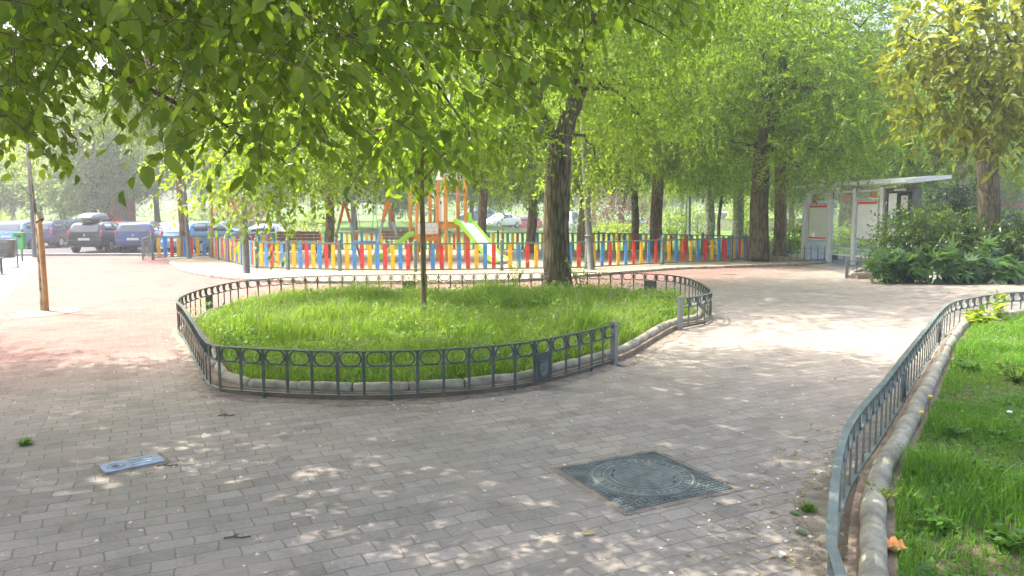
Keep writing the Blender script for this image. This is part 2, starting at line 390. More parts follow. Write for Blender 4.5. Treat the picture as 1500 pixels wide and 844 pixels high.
T_NEAR = np.array([(0, 0, 0), (.34, 0, -.02), (.70, 0, -.05), (1, 0, -.14), (.20, .40, .07), (.58, .43, .05), (.20, -.40, .07), (.58, -.43, .05), (.84, .22, -.04), (.84, -.22, -.04), (.04, .2, .03), (.04, -.2, .03)])
F_NEAR = [np.array([(0, 1, 4, 10), (1, 2, 5, 4), (0, 11, 6, 1), (1, 6, 7, 2), (2, 3, 8, 5), (2, 7, 9, 3)])]
T_MID = np.array([(0, 0, 0), (.45, .42, .06), (1, 0, -.08), (.45, -.42, .06)])
F_MID = [np.array([(0, 2, 1), (0, 3, 2)])]
# a lobed, hand-shaped leaf
_lob = []
for k, (a, r) in enumerate([(-100, .35), (-80, .75), (-62, .36), (-42, .95), (-24, .42), (0, 1.1), (24, .42), (42, .95), (62, .36), (80, .75), (100, .35)]):
    _lob.append((r * math.cos(math.radians(a)) + .05, r * math.sin(math.radians(a)), -.10 * r * r))
T_LOB = np.array([(0, 0, 0.03)] + _lob); F_LOB = [np.array([(0, i, i + 1) for i in range(1, 11)])]


def leaves(P, Dv, Nv, Ln, Wd, T=T_MID, F=F_MID):
    """vertex and face arrays for leaves at P pointing along Dv with normals near Nv"""
    Dv = unit(Dv); S = unit(np.cross(Nv, Dv)); Nn = np.cross(Dv, S)
    V = (P[:, None, :] + Dv[:, None, :] * (T[None, :, 0, None] * Ln[:, None, None]) + S[:, None, :] * (T[None, :, 1, None] * Wd[:, None, None])
         + Nn[:, None, :] * (T[None, :, 2, None] * Ln[:, None, None]))
    base = (np.arange(len(P)) * len(T))[:, None, None]
    return V.reshape(-1, 3), [(f[None] + base).reshape(-1, f.shape[1]) for f in F]


def merge(parts):
    V, F, o = [], {}, 0
    for v, fs in parts:
        V.append(v)
        for f in fs: F.setdefault(f.shape[1], []).append(f + o)
        o += len(v)
    return np.concatenate(V), [np.concatenate(f) for f in F.values()]


def spray_leaves(rng, blobs, leaf, per=9, twig=0.6, droop=0.5, T=T_MID, F=F_MID, width=0.55, shell=0.35, keep=None):
    """Leafy twigs filling ellipsoid blobs (centre, radii, number of twigs)."""
    out = []
    for c, r, n in blobs:
        c, r = np.array(c, float), np.array(r, float)
        u = unit(rng.normal(size=(n, 3))); rad = (shell + (1 - shell) * rng.random(n) ** 0.6)[:, None]
        # uneven outline
        lump = 1 + 0.22 * np.sin(u[:, :1] * 5 + c[0]) * np.cos(u[:, 1:2] * 4 + c[1]) + 0.16 * np.sin(u[:, 2:] * 7 + c[2])
        o = c + u * r * rad * lump
        d = unit(u * 0.9 + rng.normal(size=(n, 3)) * 0.6 + np.array([0, 0, -droop]))
        L = twig * (0.6 + 0.8 * rng.random(n))
        t = (np.arange(per) + 0.5) / per
        P = o[:, None, :] + d[:, None, :] * (L[:, None, None] * t[None, :, None]); P[:, :, 2] -= droop * 0.5 * L[:, None] * t[None, :] ** 2
        side = rng.normal(size=(n, 1, 3)); alt = np.where(np.arange(per) % 2 == 0, 1.0, -1.0)[None, :, None]
        s = np.cross(np.broadcast_to(d[:, None, :], P.shape), np.broadcast_to(side, P.shape)); s /= np.maximum(np.linalg.norm(s, axis=2, keepdims=True), 1e-6)
        Dv = d[:, None, :] * 0.7 + s * alt * 0.9 + rng.normal(size=P.shape) * 0.35; Dv[:, :, 2] -= droop * 0.8
        Nv = rng.normal(size=P.shape) * 0.55; Nv[:, :, 2] += 1.0
        P, Dv, Nv = P.reshape(-1, 3), Dv.reshape(-1, 3), Nv.reshape(-1, 3)
        if keep is not None:
            k = keep(P); P, Dv, Nv = P[k], Dv[k], Nv[k]
        ln = leaf * (0.65 + 0.6 * rng.random(len(P)))
        out.append(leaves(P, Dv, Nv, ln, ln * width, T, F))
    return merge(out)


def limb_pts(a, b, sag=0.12, n=6, rng=random):
    a, b = Vector(a), Vector(b); pts = []
    L = (b - a).length
    off = Vector((rng.uniform(-1, 1), rng.uniform(-1, 1), rng.uniform(0, 1))) * sag * L
    for i in range(n):
        t = i / (n - 1); p = a.lerp(b, t) + off * math.sin(PI * t) + Vector((rng.uniform(-1, 1), rng.uniform(-1, 1), rng.uniform(-1, 1))) * 0.03 * L * math.sin(PI * t)
        pts.append(p)
    return pts


def tree(name, label, trunk, radii, limbs, blobs, bark, leafm, leaf=0.10, per=9, twig=0.6, droop=0.5, group=None, seed=1, T=T_MID, F=F_MID, width=0.55, cat="tree", sub=5, flare=1.35, keep=None):
    """trunk: world points from the base up; limbs: (start point, end point, r0, r1); blobs relative to world."""
    rng = np.random.default_rng(seed); rr = random.Random(seed)
    base = trunk[0]; root = thing(name, label, cat, base, 0, group)
    w = MB()
    # trunk with a flared foot
    pts = [Vector(p) for p in trunk]; fine, fr = [], []
    for i in range(len(pts) - 1):
        m = 5
        for k in range(m + (1 if i == len(pts) - 2 else 0)):
            t = k / m; fine.append(pts[i].lerp(pts[i + 1], t)); fr.append(radii[i] + (radii[i + 1] - radii[i]) * t)
    for i, p in enumerate(fine):
        h = p.z - base[2]; fr[i] *= 1 + (flare - 1) * math.exp(-h / 0.25)
    w.tube(fine, fr, 16, wob=0.035)
    for a, b, r0, r1 in limbs:
        p = limb_pts(a, b, 0.1, 7, rr); w.tube(p, [r0 + (r1 - r0) * (i / 6) ** 0.8 for i in range(7)], 9, wob=0.03)
    for c, r, n in blobs:   # branches that run out into each leafy mass
        tips = min(sub, max(2, n // 60))
        st = min([Vector(l[1]) for l in limbs] + [pts[-1]], key=lambda q: (q - Vector(c)).length)
        w.tube(limb_pts(st, c, 0.12, 6, rr), [0.05, 0.045, 0.04, 0.033, 0.025, 0.016], 6)
        for k in range(tips):
            u = Vector((rr.gauss(0, 1), rr.gauss(0, 1), rr.gauss(0, 0.8))).normalized()
            e = Vector(c) + Vector((u.x * r[0], u.y * r[1], u.z * r[2])) * 0.8
            w.tube(limb_pts(c, e, 0.15, 5, rr), [0.022, 0.018, 0.014, 0.01, 0.005], 5)
    w.build("trunk", bark, root, None).matrix_parent_inverse = Matrix.Translation(Vector(base)).inverted()
    V, Fc = spray_leaves(rng, blobs, leaf, per, twig, droop, T, F, width, keep=keep)
    o = np_mesh("crown", V - np.array(base), Fc, leafm, root)
    return root


# ------------------------------------------------------------------ ground and surfaces
def terrain(x, y):
    z = np.full_like(x, -0.05)
    s = lambda a, lo, hi: np.clip((a - lo) / (hi - lo), 0, 1) ** 2 * (3 - 2 * np.clip((a - lo) / (hi - lo), 0, 1))
    left = 1 - s(x, -9.5, -7.5)
    dip = s(y, 28.75, 28.95) * (1 - np.where(x < -13, s(y, 47, 50), s(y, 39.5, 44)))
    z = z - 0.20 * left * dip
    z = z + s(y, np.where(x < -13, 48, 40), 62) * (0.95 * (1 - s(x, -6, 4)) + 0.22 * s(x, -6, 4))
    z = z - s(y, 62, 68) * (1 - s(y, 86, 92)) * 0.45 * s(x, -4, 4)
    z = z + s(y, 95, 220) * 4
    return z


xs = np.unique(np.concatenate([np.linspace(-200, -30, 24), np.linspace(-30, 30, 61), np.linspace(30, 200, 24), [-9.5, -9, -8.5, -8, -7.5]]))
ys = np.unique(np.concatenate([np.linspace(-40, 28, 18), [28.7, 28.8, 28.87, 28.95, 29.2], np.linspace(30, 100, 71), np.linspace(105, 420, 30)]))
XX, YY = np.meshgrid(xs, ys); ZZ = terrain(XX, YY)
V = np.stack([XX, YY, ZZ], -1).reshape(-1, 3); nx, ny = len(xs), len(ys)
ii, jj = np.meshgrid(np.arange(nx - 1), np.arange(ny - 1)); q = (jj * nx + ii).ravel()
ground = np_mesh("ground", V, [np.stack([q, q + 1, q + nx + 1, q + nx], 1)], M["lawn"], None, True); tag(ground, kind="structure")


def sheet(name, poly, z, mat):
    b = MB(); b.add([(x, y, z) for x, y in poly], [tuple(range(len(poly)))])
    return tag(b.build(name, mat), kind="structure")


def drape(name, x0, x1, y0, y1, mat, dz=0.02, n=40):
    gx, gy = np.meshgrid(np.linspace(x0, x1, n), np.linspace(y0, y1, n)); gz = terrain(gx, gy) + dz
    V = np.stack([gx, gy, gz], -1).reshape(-1, 3); a, b = np.meshgrid(np.arange(n - 1), np.arange(n - 1)); q = (b * n + a).ravel()
    return tag(np_mesh(name, V, [np.stack([q, q + 1, q + n + 1, q + n], 1)], mat, None, True), kind="structure")


# paved square: a slab whose far left side ends in a step down to the parking road
pb = MB(); pb.prism([(-70, -14), (40, -14), (40, 30.0), (-8.2, 30.0), (-8.2, 28.7), (-70, 28.7)], -0.5, 0.0)
tag(pb.build("paved_square", M["paving"]), kind="structure")
sheet("road", [(-70, 28.95), (-9.2, 28.95), (-9.2, 39.2), (-15, 39.2), (-15, 46.0), (-70, 46.0)], -0.235, M["asphalt"])
drape("street", 5, 80, 69, 85, M["asphalt"], 0.03, 30)
drape("far_path", -33, -14, 49, 56, M["sand"], 0.03, 20)
sheet("pavement", [G(0, 446)[:2], G(58, 388)[:2], (-18.5, 28.6), (-69, 28.6), (-69, 12)], 0.004, M["pavement"])
sheet("bus_pavement", [(9.6, 20.5), (39, 14.0), (39, 29.9), (8.6, 29.9)], 0.004, M["pavement"])
kb = MB(); kb.box((-40, 28.62, 0.045), (60, 0.16, 0.10)); kb.build("road_kerb", M["pavement"], None, None, 0.01)
tag(bpy.data.objects["road_kerb"], "long pale kerb along the edge of the square in front of the parked cars", "kerb")

# ------------------------------------------------------------------ playground outline
def g2(px, py): return G(px, py)[:2]


front_posts = [(-12.7, 26.3), (-11.1, 27.4), (-10.2, 25.9), g2(336, 385), g2(355, 390), g2(376, 395), g2(422, 397), g2(498, 399), g2(609, 400), g2(735, 398), g2(859, 395.5), g2(970, 389), g2(1071, 384.5), (8.75, 26.6)]
rear_posts = [(8.75, 26.6), (7.3, 28.6), (5.6, 30.0), (3.6, 31.0), (1.5, 31.6), (-0.6, 32.0), (-2.7, 32.2), (-4.8, 32.3), (-6.9, 32.2), (-9.0, 31.4), (-10.6, 30.0), (-11.1, 27.4)]
kerb_px = [(252, 387), (262, 393), (275, 399), (312, 406), (345, 410), (395, 413), (470, 415), (560, 416), (650, 416), (740, 414), (830, 408), (935, 399), (1000, 394.5), (1050, 393), (1100, 391), (1160, 389), (1209, 386)]
kerb_pts = [g2(*p) for p in kerb_px]
sand_poly = kerb_pts + [(10.3, 27.6), (9.2, 29.6), (6, 31.6), (2, 33), (-7, 33.4), (-11.3, 32.0), (-13.2, 28.2)]
sb = MB(); sb.prism(sand_poly, -0.02, 0.035)
tag(sb.build("sand", M["sand"]), kind="structure")


def smooth_path(pts, step):
    """resample a polyline with a Catmull-Rom curve at about equal steps"""
    P = [Vector((p[0], p[1], 0)) for p in pts]; P = [P[0] * 2 - P[1]] + P + [P[-1] * 2 - P[-2]]; out = []
    for i in range(1, len(P) - 2):
        p0, p1, p2, p3 = P[i - 1:i + 3]; n = 12
        for k in range(n):
            t = k / n; out.append(0.5 * ((2 * p1) + (p2 - p0) * t + (2 * p0 - 5 * p1 + 4 * p2 - p3) * t * t + (3 * p1 - p0 - 3 * p2 + p3) * t ** 3))
    out.append(P[-2]); acc, res = 0.0, [out[0]]
    tot = sum((out[i + 1] - out[i]).length for i in range(len(out) - 1)); m = max(2, round(tot / step)); st = tot / m; nxt = st
    for i in range(len(out) - 1):
        d = (out[i + 1] - out[i]).length
        while acc + d >= nxt - 1e-6 and len(res) < m:
            res.append(out[i].lerp(out[i + 1], (nxt - acc) / d)); nxt += st
        acc += d
    res.append(out[-1]); return res


def offs(pts, d, closed=False):
    """polyline shifted sideways by d (to its left)"""
    out = []; n = len(pts)
    for i in range(n):
        a = pts[(i - 1) % n] if (closed or i > 0) else pts[0]; b = pts[(i + 1) % n] if (closed or i < n - 1) else pts[-1]
        t = (b - a).normalized(); out.append(pts[i] + Vector((-t.y, t.x, 0)) * d)
    return out


kp = smooth_path(kerb_pts, 0.5)
b = MB()
rk = random.Random(3)
for i in range(len(kp) - 1):
    a, c = kp[i], kp[i + 1]; d = (c - a).normalized() * 0.008
    h = 0.075 + rk.uniform(-.004, .004)
    b.bar((a + d) + Vector((0, 0, h / 2)), (c - d) + Vector((0, 0, h / 2)), 0.17, h)
tag(b.build("apron_kerb", M["kerb"], None, None, 0.012), "low sandy kerb curving along the ground in front of the coloured playground fence", "kerb")


# ------------------------------------------------------------------ picket fence of the playground
def picket_fence(name, label, posts, h=0.82, pick=9, maxpick=100):
    root = thing(name, label, "fence", (posts[0][0], posts[0][1], 0))
    ox, oy = posts[0]
    cols = ["yellow", "blue", "red"]; rest = {c: MB() for c in cols}; cnt = 0
    P = [Vector((x - ox, y - oy, 0)) for x, y in posts]
    rr = random.Random(5)
    for i, p in enumerate(P):
        m = MB(); d = (P[min(i + 1, len(P) - 1)] - P[max(i - 1, 0)]); rz = math.atan2(d.y, d.x)
        m.box((p.x, p.y, (h + 0.06) / 2), (0.085, 0.085, h + 0.06), rz); m.lathe((p.x, p.y, h + 0.06), [(0.05, 0), (0.05, 0.012), (0.035, 0.03), (0.0, 0.037)], 10)
        m.build("post", M["green_iron"], root, None, 0.006)
    for i in range(len(P) - 1):
        a, c = P[i], P[i + 1]; d = (c - a); L = d.length; d.normalize(); rz = math.atan2(d.y, d.x)
        a2, c2 = a + d * 0.045, c - d * 0.045
        for nm, z, s in (("top_rail", h - 0.02, 0.045), ("bottom_rail", 0.085, 0.04)):
            m = MB(); m.bar(a2 + Vector((0, 0, z)), c2 + Vector((0, 0, z)), 0.04, s); m.build(nm, M["green_iron"], root, None, 0.004)
        n = max(3, min(pick, round(L / 0.235)))
        for k in range(n):
            t = (k + 0.75) / (n + 0.5); p = a2.lerp(c2, t); col = cols[k % 3]
            m = MB() if cnt < maxpick else rest[col]
            w = min(0.115, 0.5 * L / n); lean = rr.uniform(-.012, .012)
            m.box((p.x, p.y, (h - 0.045 + 0.108) / 2), (w, 0.022, h - 0.045 - 0.108), rz, 0, lean)
            if cnt < maxpick: m.build("picket", M[col], root, None, 0.004)
            cnt += 1
    for c in cols:
        if rest[c].f: tag(rest[c].build("picket", M[c], root), kind="stuff")
    return root


picket_fence("playground_fence", "low fence of red, yellow and blue pickets on green posts in front of the playground", front_posts)
picket_fence("playground_fence", "farther run of coloured picket fence behind the slides and swings", rear_posts)


# ------------------------------------------------------------------ low iron railings
def stadium(mb, c, t, w, h, r=0.0065):
    """oval ring of flat iron standing in the plane of t and z"""
    pts = []; rad = min(w, h) / 2; n = 5
    for cx, cz, a0 in ((w / 2 - rad, h / 2 - rad, 0), (-w / 2 + rad, h / 2 - rad, 90), (-w / 2 + rad, -h / 2 + rad, 180), (w / 2 - rad, -h / 2 + rad, 270)):
        for k in range(n):
            a = math.radians(a0 + 90 * k / (n - 1)); pts.append(Vector((0, 0, 0)) + t * (cx + rad * math.cos(a)) + Vector((0, 0, cz + rad * math.sin(a))))
    nn = Vector((-t.y, t.x, 0)); vs, fs = [], []; m = len(pts)
    ctr = Vector(c)
    for p in pts:
        o = p.normalized() * r
        for q, s in ((p - o, -1), (p + o, -1), (p + o, 1), (p - o, 1)): vs.append(ctr + q + nn * (s * 0.011))
    for i in range(m):
        j = (i + 1) % m
        for e in range(4): fs.append((i * 4 + e, j * 4 + e, j * 4 + (e + 1) % 4, i * 4 + (e + 1) % 4))
    mb.add(vs, fs)


def plaque(root, p, t, w, z0, z1, iron=None):
    """cast panel with a raised crest and a row of raised capitals"""
    nrm = Vector((t.y, -t.x, 0)); rz = math.atan2(t.y, t.x)
    m = MB(); m.box((p.x, p.y, (z0 + z1) / 2), (w, 0.014, z1 - z0), rz); o = m.build("plaque", iron or M["iron"], root, None, 0.004)
    for s in (-1, 1):
        q = p + t * (s * w * 0.5); m2 = MB(); m2.box((q.x, q.y, (z0 + z1) / 2), (0.03, 0.026, z1 - z0), rz); m2.build("plaque_frame", iron or M["iron"], root, None, 0.003)
    for s in (-1, 1):
        e = MB(); H = z1 - z0; q0 = p + nrm * (s * 0.010)
        sh = [(-.26, .30), (.26, .30), (.26, -.02), (.17, -.20), (0, -.30), (-.17, -.20), (-.26, -.02)]
        zc = z0 + H * 0.40
        vs = [q0 + t * (x * w) + Vector((0, 0, zc + y * w * 1.1)) for x, y in sh]; vs2 = [v + nrm * (s * 0.006) for v in vs]; k = len(sh)
        e.add([*vs, *vs2], [tuple(range(k)), tuple(range(2 * k - 1, k - 1, -1))] + [(i, (i + 1) % k, k + (i + 1) % k, k + i) for i in range(k)])
        for i in range(6):
            q = q0 + t * ((i - 2.5) * w * 0.12); e.box((q.x, q.y, z0 + H * 0.80), (w * 0.075, 0.008, H * 0.09), rz)
        for (bx, bz, bw, bh) in ((0, .40, .05, .3), (-.12, .42, .08, .12), (.14, .36, .06, .16)):
            q = q0 + nrm * (s * 0.008) + t * (bx * w); e.box((q.x, q.y, z0 + H * bz), (w * bw, 0.006, H * bh), rz)
        e.build("crest", M["cover"], o)


def railing(name, label, path, h=0.45, pitch=0.232, ends=True, plaques=(), order=None, ring=True, spikes=False, lift=0.06, maxp=100, group=None, iron=None):
    ox, oy = path[0]
    P = smooth_path([(x - ox, y - oy) for x, y in path], pitch); root = thing(name, label, "railing", (ox, oy, 0), 0, group)
    iron = iron or M["iron"]; up = lambda p, z: Vector((p.x, p.y, z))
    zr = h - 0.135
    def ribbon(nm, z, w, t):
        L, R = offs(P, w / 2), offs(P, -w / 2); vs, fs = [], []
        for l, r in zip(L, R): vs += [up(l, z - t / 2), up(r, z - t / 2), up(r, z + t / 2), up(l, z + t / 2)]
        for i in range(len(P) - 1):
            for e in range(4): fs.append((i * 4 + e, i * 4 + (e + 1) % 4, i * 4 + 4 + (e + 1) % 4, i * 4 + 4 + e))
        fs += [(3, 2, 1, 0), tuple(len(vs) - 4 + k for k in range(4))]
        m = MB(); m.add(vs, fs); m.build(nm, iron, root, None, 0.003)
    ribbon("top_rail", h, 0.040, 0.009)
    if not spikes: ribbon("middle_rail", zr, 0.022, 0.008)
    ribbon("bottom_rail", lift, 0.036, 0.012)
    n = len(P); near = sorted(range(n), key=lambda i: math.hypot(P[i].x + ox, P[i].y + oy))
    keepset = set(near[:maxp]); rb, rr_ = MB(), MB()
    for i, p in enumerate(P):
        a, c = P[max(i - 1, 0)], P[min(i + 1, n - 1)]; t = (c - a).normalized(); rz = math.atan2(t.y, t.x)
        m = MB() if i in keepset else rb
        top = h + (0.06 if spikes else -0.007)
        m.box((p.x, p.y, (lift + top) / 2), (0.025, 0.011, top - lift), rz)
        if spikes and i % 1 == 0: m.box((p.x, p.y, top + 0.012), (0.028, 0.022, 0.024), rz)
        if i % 5 == 2: m.box((p.x, p.y, lift / 2), (0.022, 0.016, lift), rz)
        if not spikes and i not in (0, n - 1):   # little scroll that joins neighbouring rings
            m.box((p.x, p.y, zr + 0.012), (0.04, 0.014, 0.010), rz); m.box((p.x, p.y, h - 0.012), (0.04, 0.014, 0.010), rz)
        if i in keepset: m.build("baluster", iron, root)
        if ring and i < n - 1:
            q = P[i + 1]; mid = (p + q) / 2; t2 = (q - p); L = t2.length; t2.normalize()
            m = MB() if i in keepset else rr_
            stadium(m, (mid.x, mid.y, (zr + h) / 2), t2, L * 0.80, h - zr - 0.014)
            if i in keepset: m.build("ring", iron, root)
    if rb.f: tag(rb.build("baluster", iron, root), kind="stuff")
    if rr_.f: tag(rr_.build("ring", iron, root), kind="stuff")
    for fr in plaques:
        i = min(n - 2, int(fr * n)); p = (P[i] + P[i + 1]) / 2; t = (P[i + 1] - P[i]); L = t.length; t.normalize(); plaque(root, p, t, L * 0.86, lift + 0.008, zr - 0.008, iron)
    if ends:
        for i, j in ((0, 1), (n - 1, n - 2)):
            t = (P[j] - P[i]).normalized(); rz = math.atan2(t.y, t.x)
            m = MB(); m.box((P[i].x, P[i].y, (h + 0.03) / 2), (0.075, 0.055, h + 0.03), rz); m.build("post", M["grey_steel"], root, None, 0.005)
    return root


rt = lambda px, py: G(px, py, 0.45)[:2]
isl_main = [rt(900, 475), rt(830, 491), rt(750, 504), rt(640, 512), rt(520, 515), rt(400, 512), rt(335, 508), rt(306, 503), rt(285, 475), rt(268, 450), rt(259, 440),
            rt(275, 430), rt(310, 420), rt(360, 411), rt(450, 405), rt(560, 402.5), rt(700, 401), rt(850, 399), rt(960, 401.5), rt(1005, 407), rt(1035, 420), rt(1040, 430), rt(997, 438)]
railing("low_railing", "shade-darkened iron railing with oval rings curving round the grassy island bed", isl_main, plaques=(0.054, 0.42, 0.60, 0.80, 0.925), iron=M["shade_iron"])
bed_r = [rt(1232, 843), rt(1219, 765), rt(1240, 631), rt(1298, 556), rt(1352, 487), rt(1388, 446), rt(1425, 436), rt(1470, 430), rt(1530, 426), rt(1640, 424)]
bed_r = [(1.02, 1.9)] + bed_r
railing("low_railing", "grey green iron railing that bends beside the concrete log kerb and lush grass", bed_r, ends=False, plaques=(0.36, 0.60))
hb = [(10.75, 22.6), (9.6, 20.6), g2(1240, 408), g2(1330, 410), g2(1420, 413), g2(1520, 418), g2(1640, 424)]
railing("low_railing", "low iron railing in front of the dense shrubs and lobed leaves", hb[2:], plaques=(0.52,), ends=True)
railing("low_railing", "short plain railing of upright bars between the pale bus pavement and the path", [g2(1128, 385), g2(1180, 384), g2(1235, 383), g2(1275, 381.5)], h=0.46, pitch=0.26, ring=False, spikes=True, plaques=(0.55,), ends=True)
railing("low_railing", "small dark railing at the corner beside the parked light blue car", [(-12.9, 26.0), (-13.4, 27.2), (-13.8, 28.3)], h=0.75, pitch=0.2, ring=True, ends=True)

# ------------------------------------------------------------------ planting beds: soil, log kerbs, footing
def bed(poly, zs, name):
    m = MB(); m.add([(p.x, p.y, zs) for p in poly], [tuple(range(len(poly)))]); return tag(m.build(name, M["soil"]), kind="structure")


def log_kerb(name, label, path, r, z, seglen=0.5, foot=True):
    ox, oy = path[0].x, path[0].y; root = thing(name, label, "kerb", (ox, oy, 0)); rr = random.Random(9)
    P = smooth_path([(p.x - ox, p.y - oy) for p in path], seglen); b = MB()
    for i in range(len(P) - 1):
        a, c = P[i], P[i + 1]; d = (c - a).normalized(); j = Vector((rr.uniform(-.006, .006), rr.uniform(-.006, .006), rr.uniform(-.006, .006) + z)); R = r * rr.uniform(.96, 1.04)
        L = (c - a).length
        pts = [a + d * L * t + j for t in (0.004, 0.03, 0.25, 0.5, 0.75, 0.97, 0.996)]
        b.tube(pts, [R * .78, R * .96, R * 1.0, R * 1.03, R, R * .97, R * .78], 12, wob=0.012)
    b.build("log", M["kerb"], root)
    if foot:
        f = MB(); Q = smooth_path([(p.x - ox, p.y - oy) for p in path], 0.25)
        O, I = offs(Q, 0.10), offs(Q, -0.10); vs, fs = [], []
        for l, q in zip(O, I): vs += [(l.x, l.y, -0.01), (q.x, q.y, -0.01), (q.x, q.y, z - r * 0.45), (l.x, l.y, z - r * 0.45)]
        for i in range(len(Q) - 1):
            for e in range(4): fs.append((i * 4 + e, i * 4 + (e + 1) % 4, i * 4 + 4 + (e + 1) % 4, i * 4 + 4 + e))
        f.add(vs, fs); f.build("footing", M["kerbside"], root)
    return root


im = smooth_path(isl_main + [rt(930, 468), rt(900, 475)], 0.25)
inner = offs(im, -0.15)     # path runs clockwise seen from above -> inside is its right
area = sum(im[i].x * im[(i + 1) % len(im)].y - im[(i + 1) % len(im)].x * im[i].y for i in range(len(im)))
sgn = 1 if area > 0 else -1
inner = offs(im, 0.16 * sgn)
log_kerb("log_kerb", "rounded concrete log kerb round the grassy island inside its railing", inner, 0.050, 0.088)
soil_poly = offs(im, 0.2 * sgn)
bed(soil_poly, 0.075, "island_soil")
br_path = smooth_path(bed_r, 0.25)
br_in = offs(br_path, -0.165)
log_kerb("log_kerb", "grey concrete log kerb between the bent railing and the lush grass", br_in, 0.058, 0.165, 0.42)
soil2 = offs(br_path, -0.19) + [Vector((14, 13.0, 0)), Vector((16, 1.0, 0)), Vector((1.2, 1.0, 0))]
bed(soil2, 0.135, "verge_soil")
hbp = smooth_path(hb, 0.3); hb_in = offs(hbp, 0.14)
log_kerb("log_kerb", "low concrete kerb under the shrubs behind their railing", hb_in, 0.055, 0.11)
bed(offs(hbp, 0.17) + [Vector((15.5, 16, 0)), Vector((15, 24, 0)), Vector((11.0, 23.3, 0))], 0.09, "shrub_soil")


# ------------------------------------------------------------------ grass
def inside(poly, P):
    x, y = P[:, 0], P[:, 1]; res = np.zeros(len(P), bool); n = len(poly); j = n - 1
    for i in range(n):
        xi, yi, xj, yj = poly[i].x, poly[i].y, poly[j].x, poly[j].y
        c = ((yi > y) != (yj > y)) & (x < (xj - xi) * (y - yi) / (yj - yi + 1e-12) + xi); res ^= c; j = i
    return res


def blades(rng, P, h, w, lean=0.35):
    n = len(P); a = rng.random(n) * 2 * PI; dirv = np.stack([np.cos(a), np.sin(a), np.zeros(n)], 1)
    side = np.stack([-np.sin(a), np.cos(a), np.zeros(n)], 1); l = (lean * rng.random(n) * h)[:, None]; W = w[:, None]
    upv = np.array([0, 0, 1.0]); H = h[:, None]
    v0, v1 = P - side * W, P + side * W
    m = P + dirv * l * 0.35 + upv * H * 0.6
    v2, v3 = m + side * W * 0.75, m - side * W * 0.75
    t = P + dirv * l * 1.3 + upv * H
    V = np.stack([v0, v1, v2, v3, t], 1).reshape(-1, 3); b = (np.arange(n) * 5)[:, None]
    return V, [b + np.array([[0, 1, 2, 3]]), b + np.array([[3, 2, 4]])]


def grass_in(name, poly, z, n, hfun, w, mat, rng, bbox):
    P = np.stack([rng.uniform(bbox[0], bbox[1], n), rng.uniform(bbox[2], bbox[3], n), np.full(n, z)], 1); P = P[inside(poly, P)]
    h = hfun(P, rng); k = h > 0.015; P, h = P[k], h[k]
    return P, h


def lump(P, s, ph=0.0): return 0.5 + 0.25 * np.sin(P[:, 0] * s + ph + 1.7 * np.sin(P[:, 1] * s * 0.6)) + 0.25 * np.cos(P[:, 1] * s * 1.2 + ph * 2 + 1.3 * np.sin(P[:, 0] * s * 0.8))


rng = np.random.default_rng(21)
gpoly = offs(im, 0.25 * sgn)
P, h = grass_in("x", gpoly, 0.075, 200000, lambda P, r: (0.07 + 0.25 * lump(P, 1.6) ** 1.3) * (0.35 + 0.9 * r.random(len(P))) * np.clip((P[:, 1] - 6.2) * 0.34 + 0.32, 0.3, 1.0) * (0.5 + lump(P, 4.7, 2.2)), 0, None, rng, (-5.2, 3.8, 5.6, 16.5))
parts = [blades(rng, P, h, 0.0018 + 0.0030 * rng.random(len(P)), 1.0)]
kk = rng.random(len(P)) < 0.16 + 0.34 * (lump(P, 2.3, 4.0) > 0.45); Q = P[kk].copy(); Q[:, 2] += h[kk] * (0.35 + 0.65 * rng.random(kk.sum())); nQ = len(Q)
ln = 0.02 + 0.05 * rng.random(nQ) ** 2
dv = rng.normal(size=(nQ, 3)); nv = rng.normal(size=(nQ, 3)) * 0.5 + np.array([0, 0, 1.0])
V, F = merge(parts); tag(np_mesh("island_grass", V, F, LM["grass"]), "tall sunlit grass and weeds filling the island bed inside its railing", "grass", kind="stuff")
V, F = leaves(Q, dv, nv, ln, ln * 0.6); tag(np_mesh("island_weeds", V, F, LM["clover"]), "broad weed leaves growing among the island grass", "weeds", kind="stuff")
nc = 620; cc = np.stack([rng.uniform(-5, 3.6, nc), rng.uniform(6.4, 16.2, nc), np.full(nc, 0.075)], 1); cc = cc[inside(gpoly, cc)]; cc = cc[lump(cc, 1.9, 5.0) + 0.3 * rng.random(len(cc)) > 0.52]; nc = len(cc); pl_ = 34
hc = (0.14 + 0.24 * rng.random(nc)) * np.clip((cc[:, 1] - 6.0) * 0.3 + 0.3, 0.3, 1); Q = np.repeat(cc, pl_, 0); hq = np.repeat(hc, pl_); t_ = rng.random(len(Q)) ** 0.7
Q[:, 2] += hq * t_; Q[:, :2] += rng.normal(size=(len(Q), 2)) * (0.05 + 0.30 * hq)[:, None] * 0.7
dv = rng.normal(size=(len(Q), 3)); nv = rng.normal(size=(len(Q), 3)) * 0.5 + np.array([0, 0, 1.0]); ln = 0.03 + 0.045 * rng.random(len(Q)) ** 1.5
V, F = leaves(Q, dv, nv, ln, ln * 0.5); tag(np_mesh("leafy_weeds", V, F, LM["lightweed"]), "uneven clumps of pale leafy weeds standing in the island grass", "weeds", kind="stuff")
kk = (rng.random(len(P)) < 0.035) & (h > 0.12); Q = P[kk]; V, F = blades(rng, Q, h[kk] * 1.35 + 0.05, 0.0022 + 0.002 * rng.random(len(Q)), 0.7)
tag(np_mesh("seed_stalks", V, F, plain("dry_stalks", (0.42, 0.38, 0.20), 0.8, 0.25, 20)), "pale dry seed stalks standing over the island grass", "grass", kind="stuff")
vpoly = offs(br_path, -0.26) + [Vector((14, 13.0, 0)), Vector((16, 1.0, 0)), Vector((1.3, 1.0, 0))]
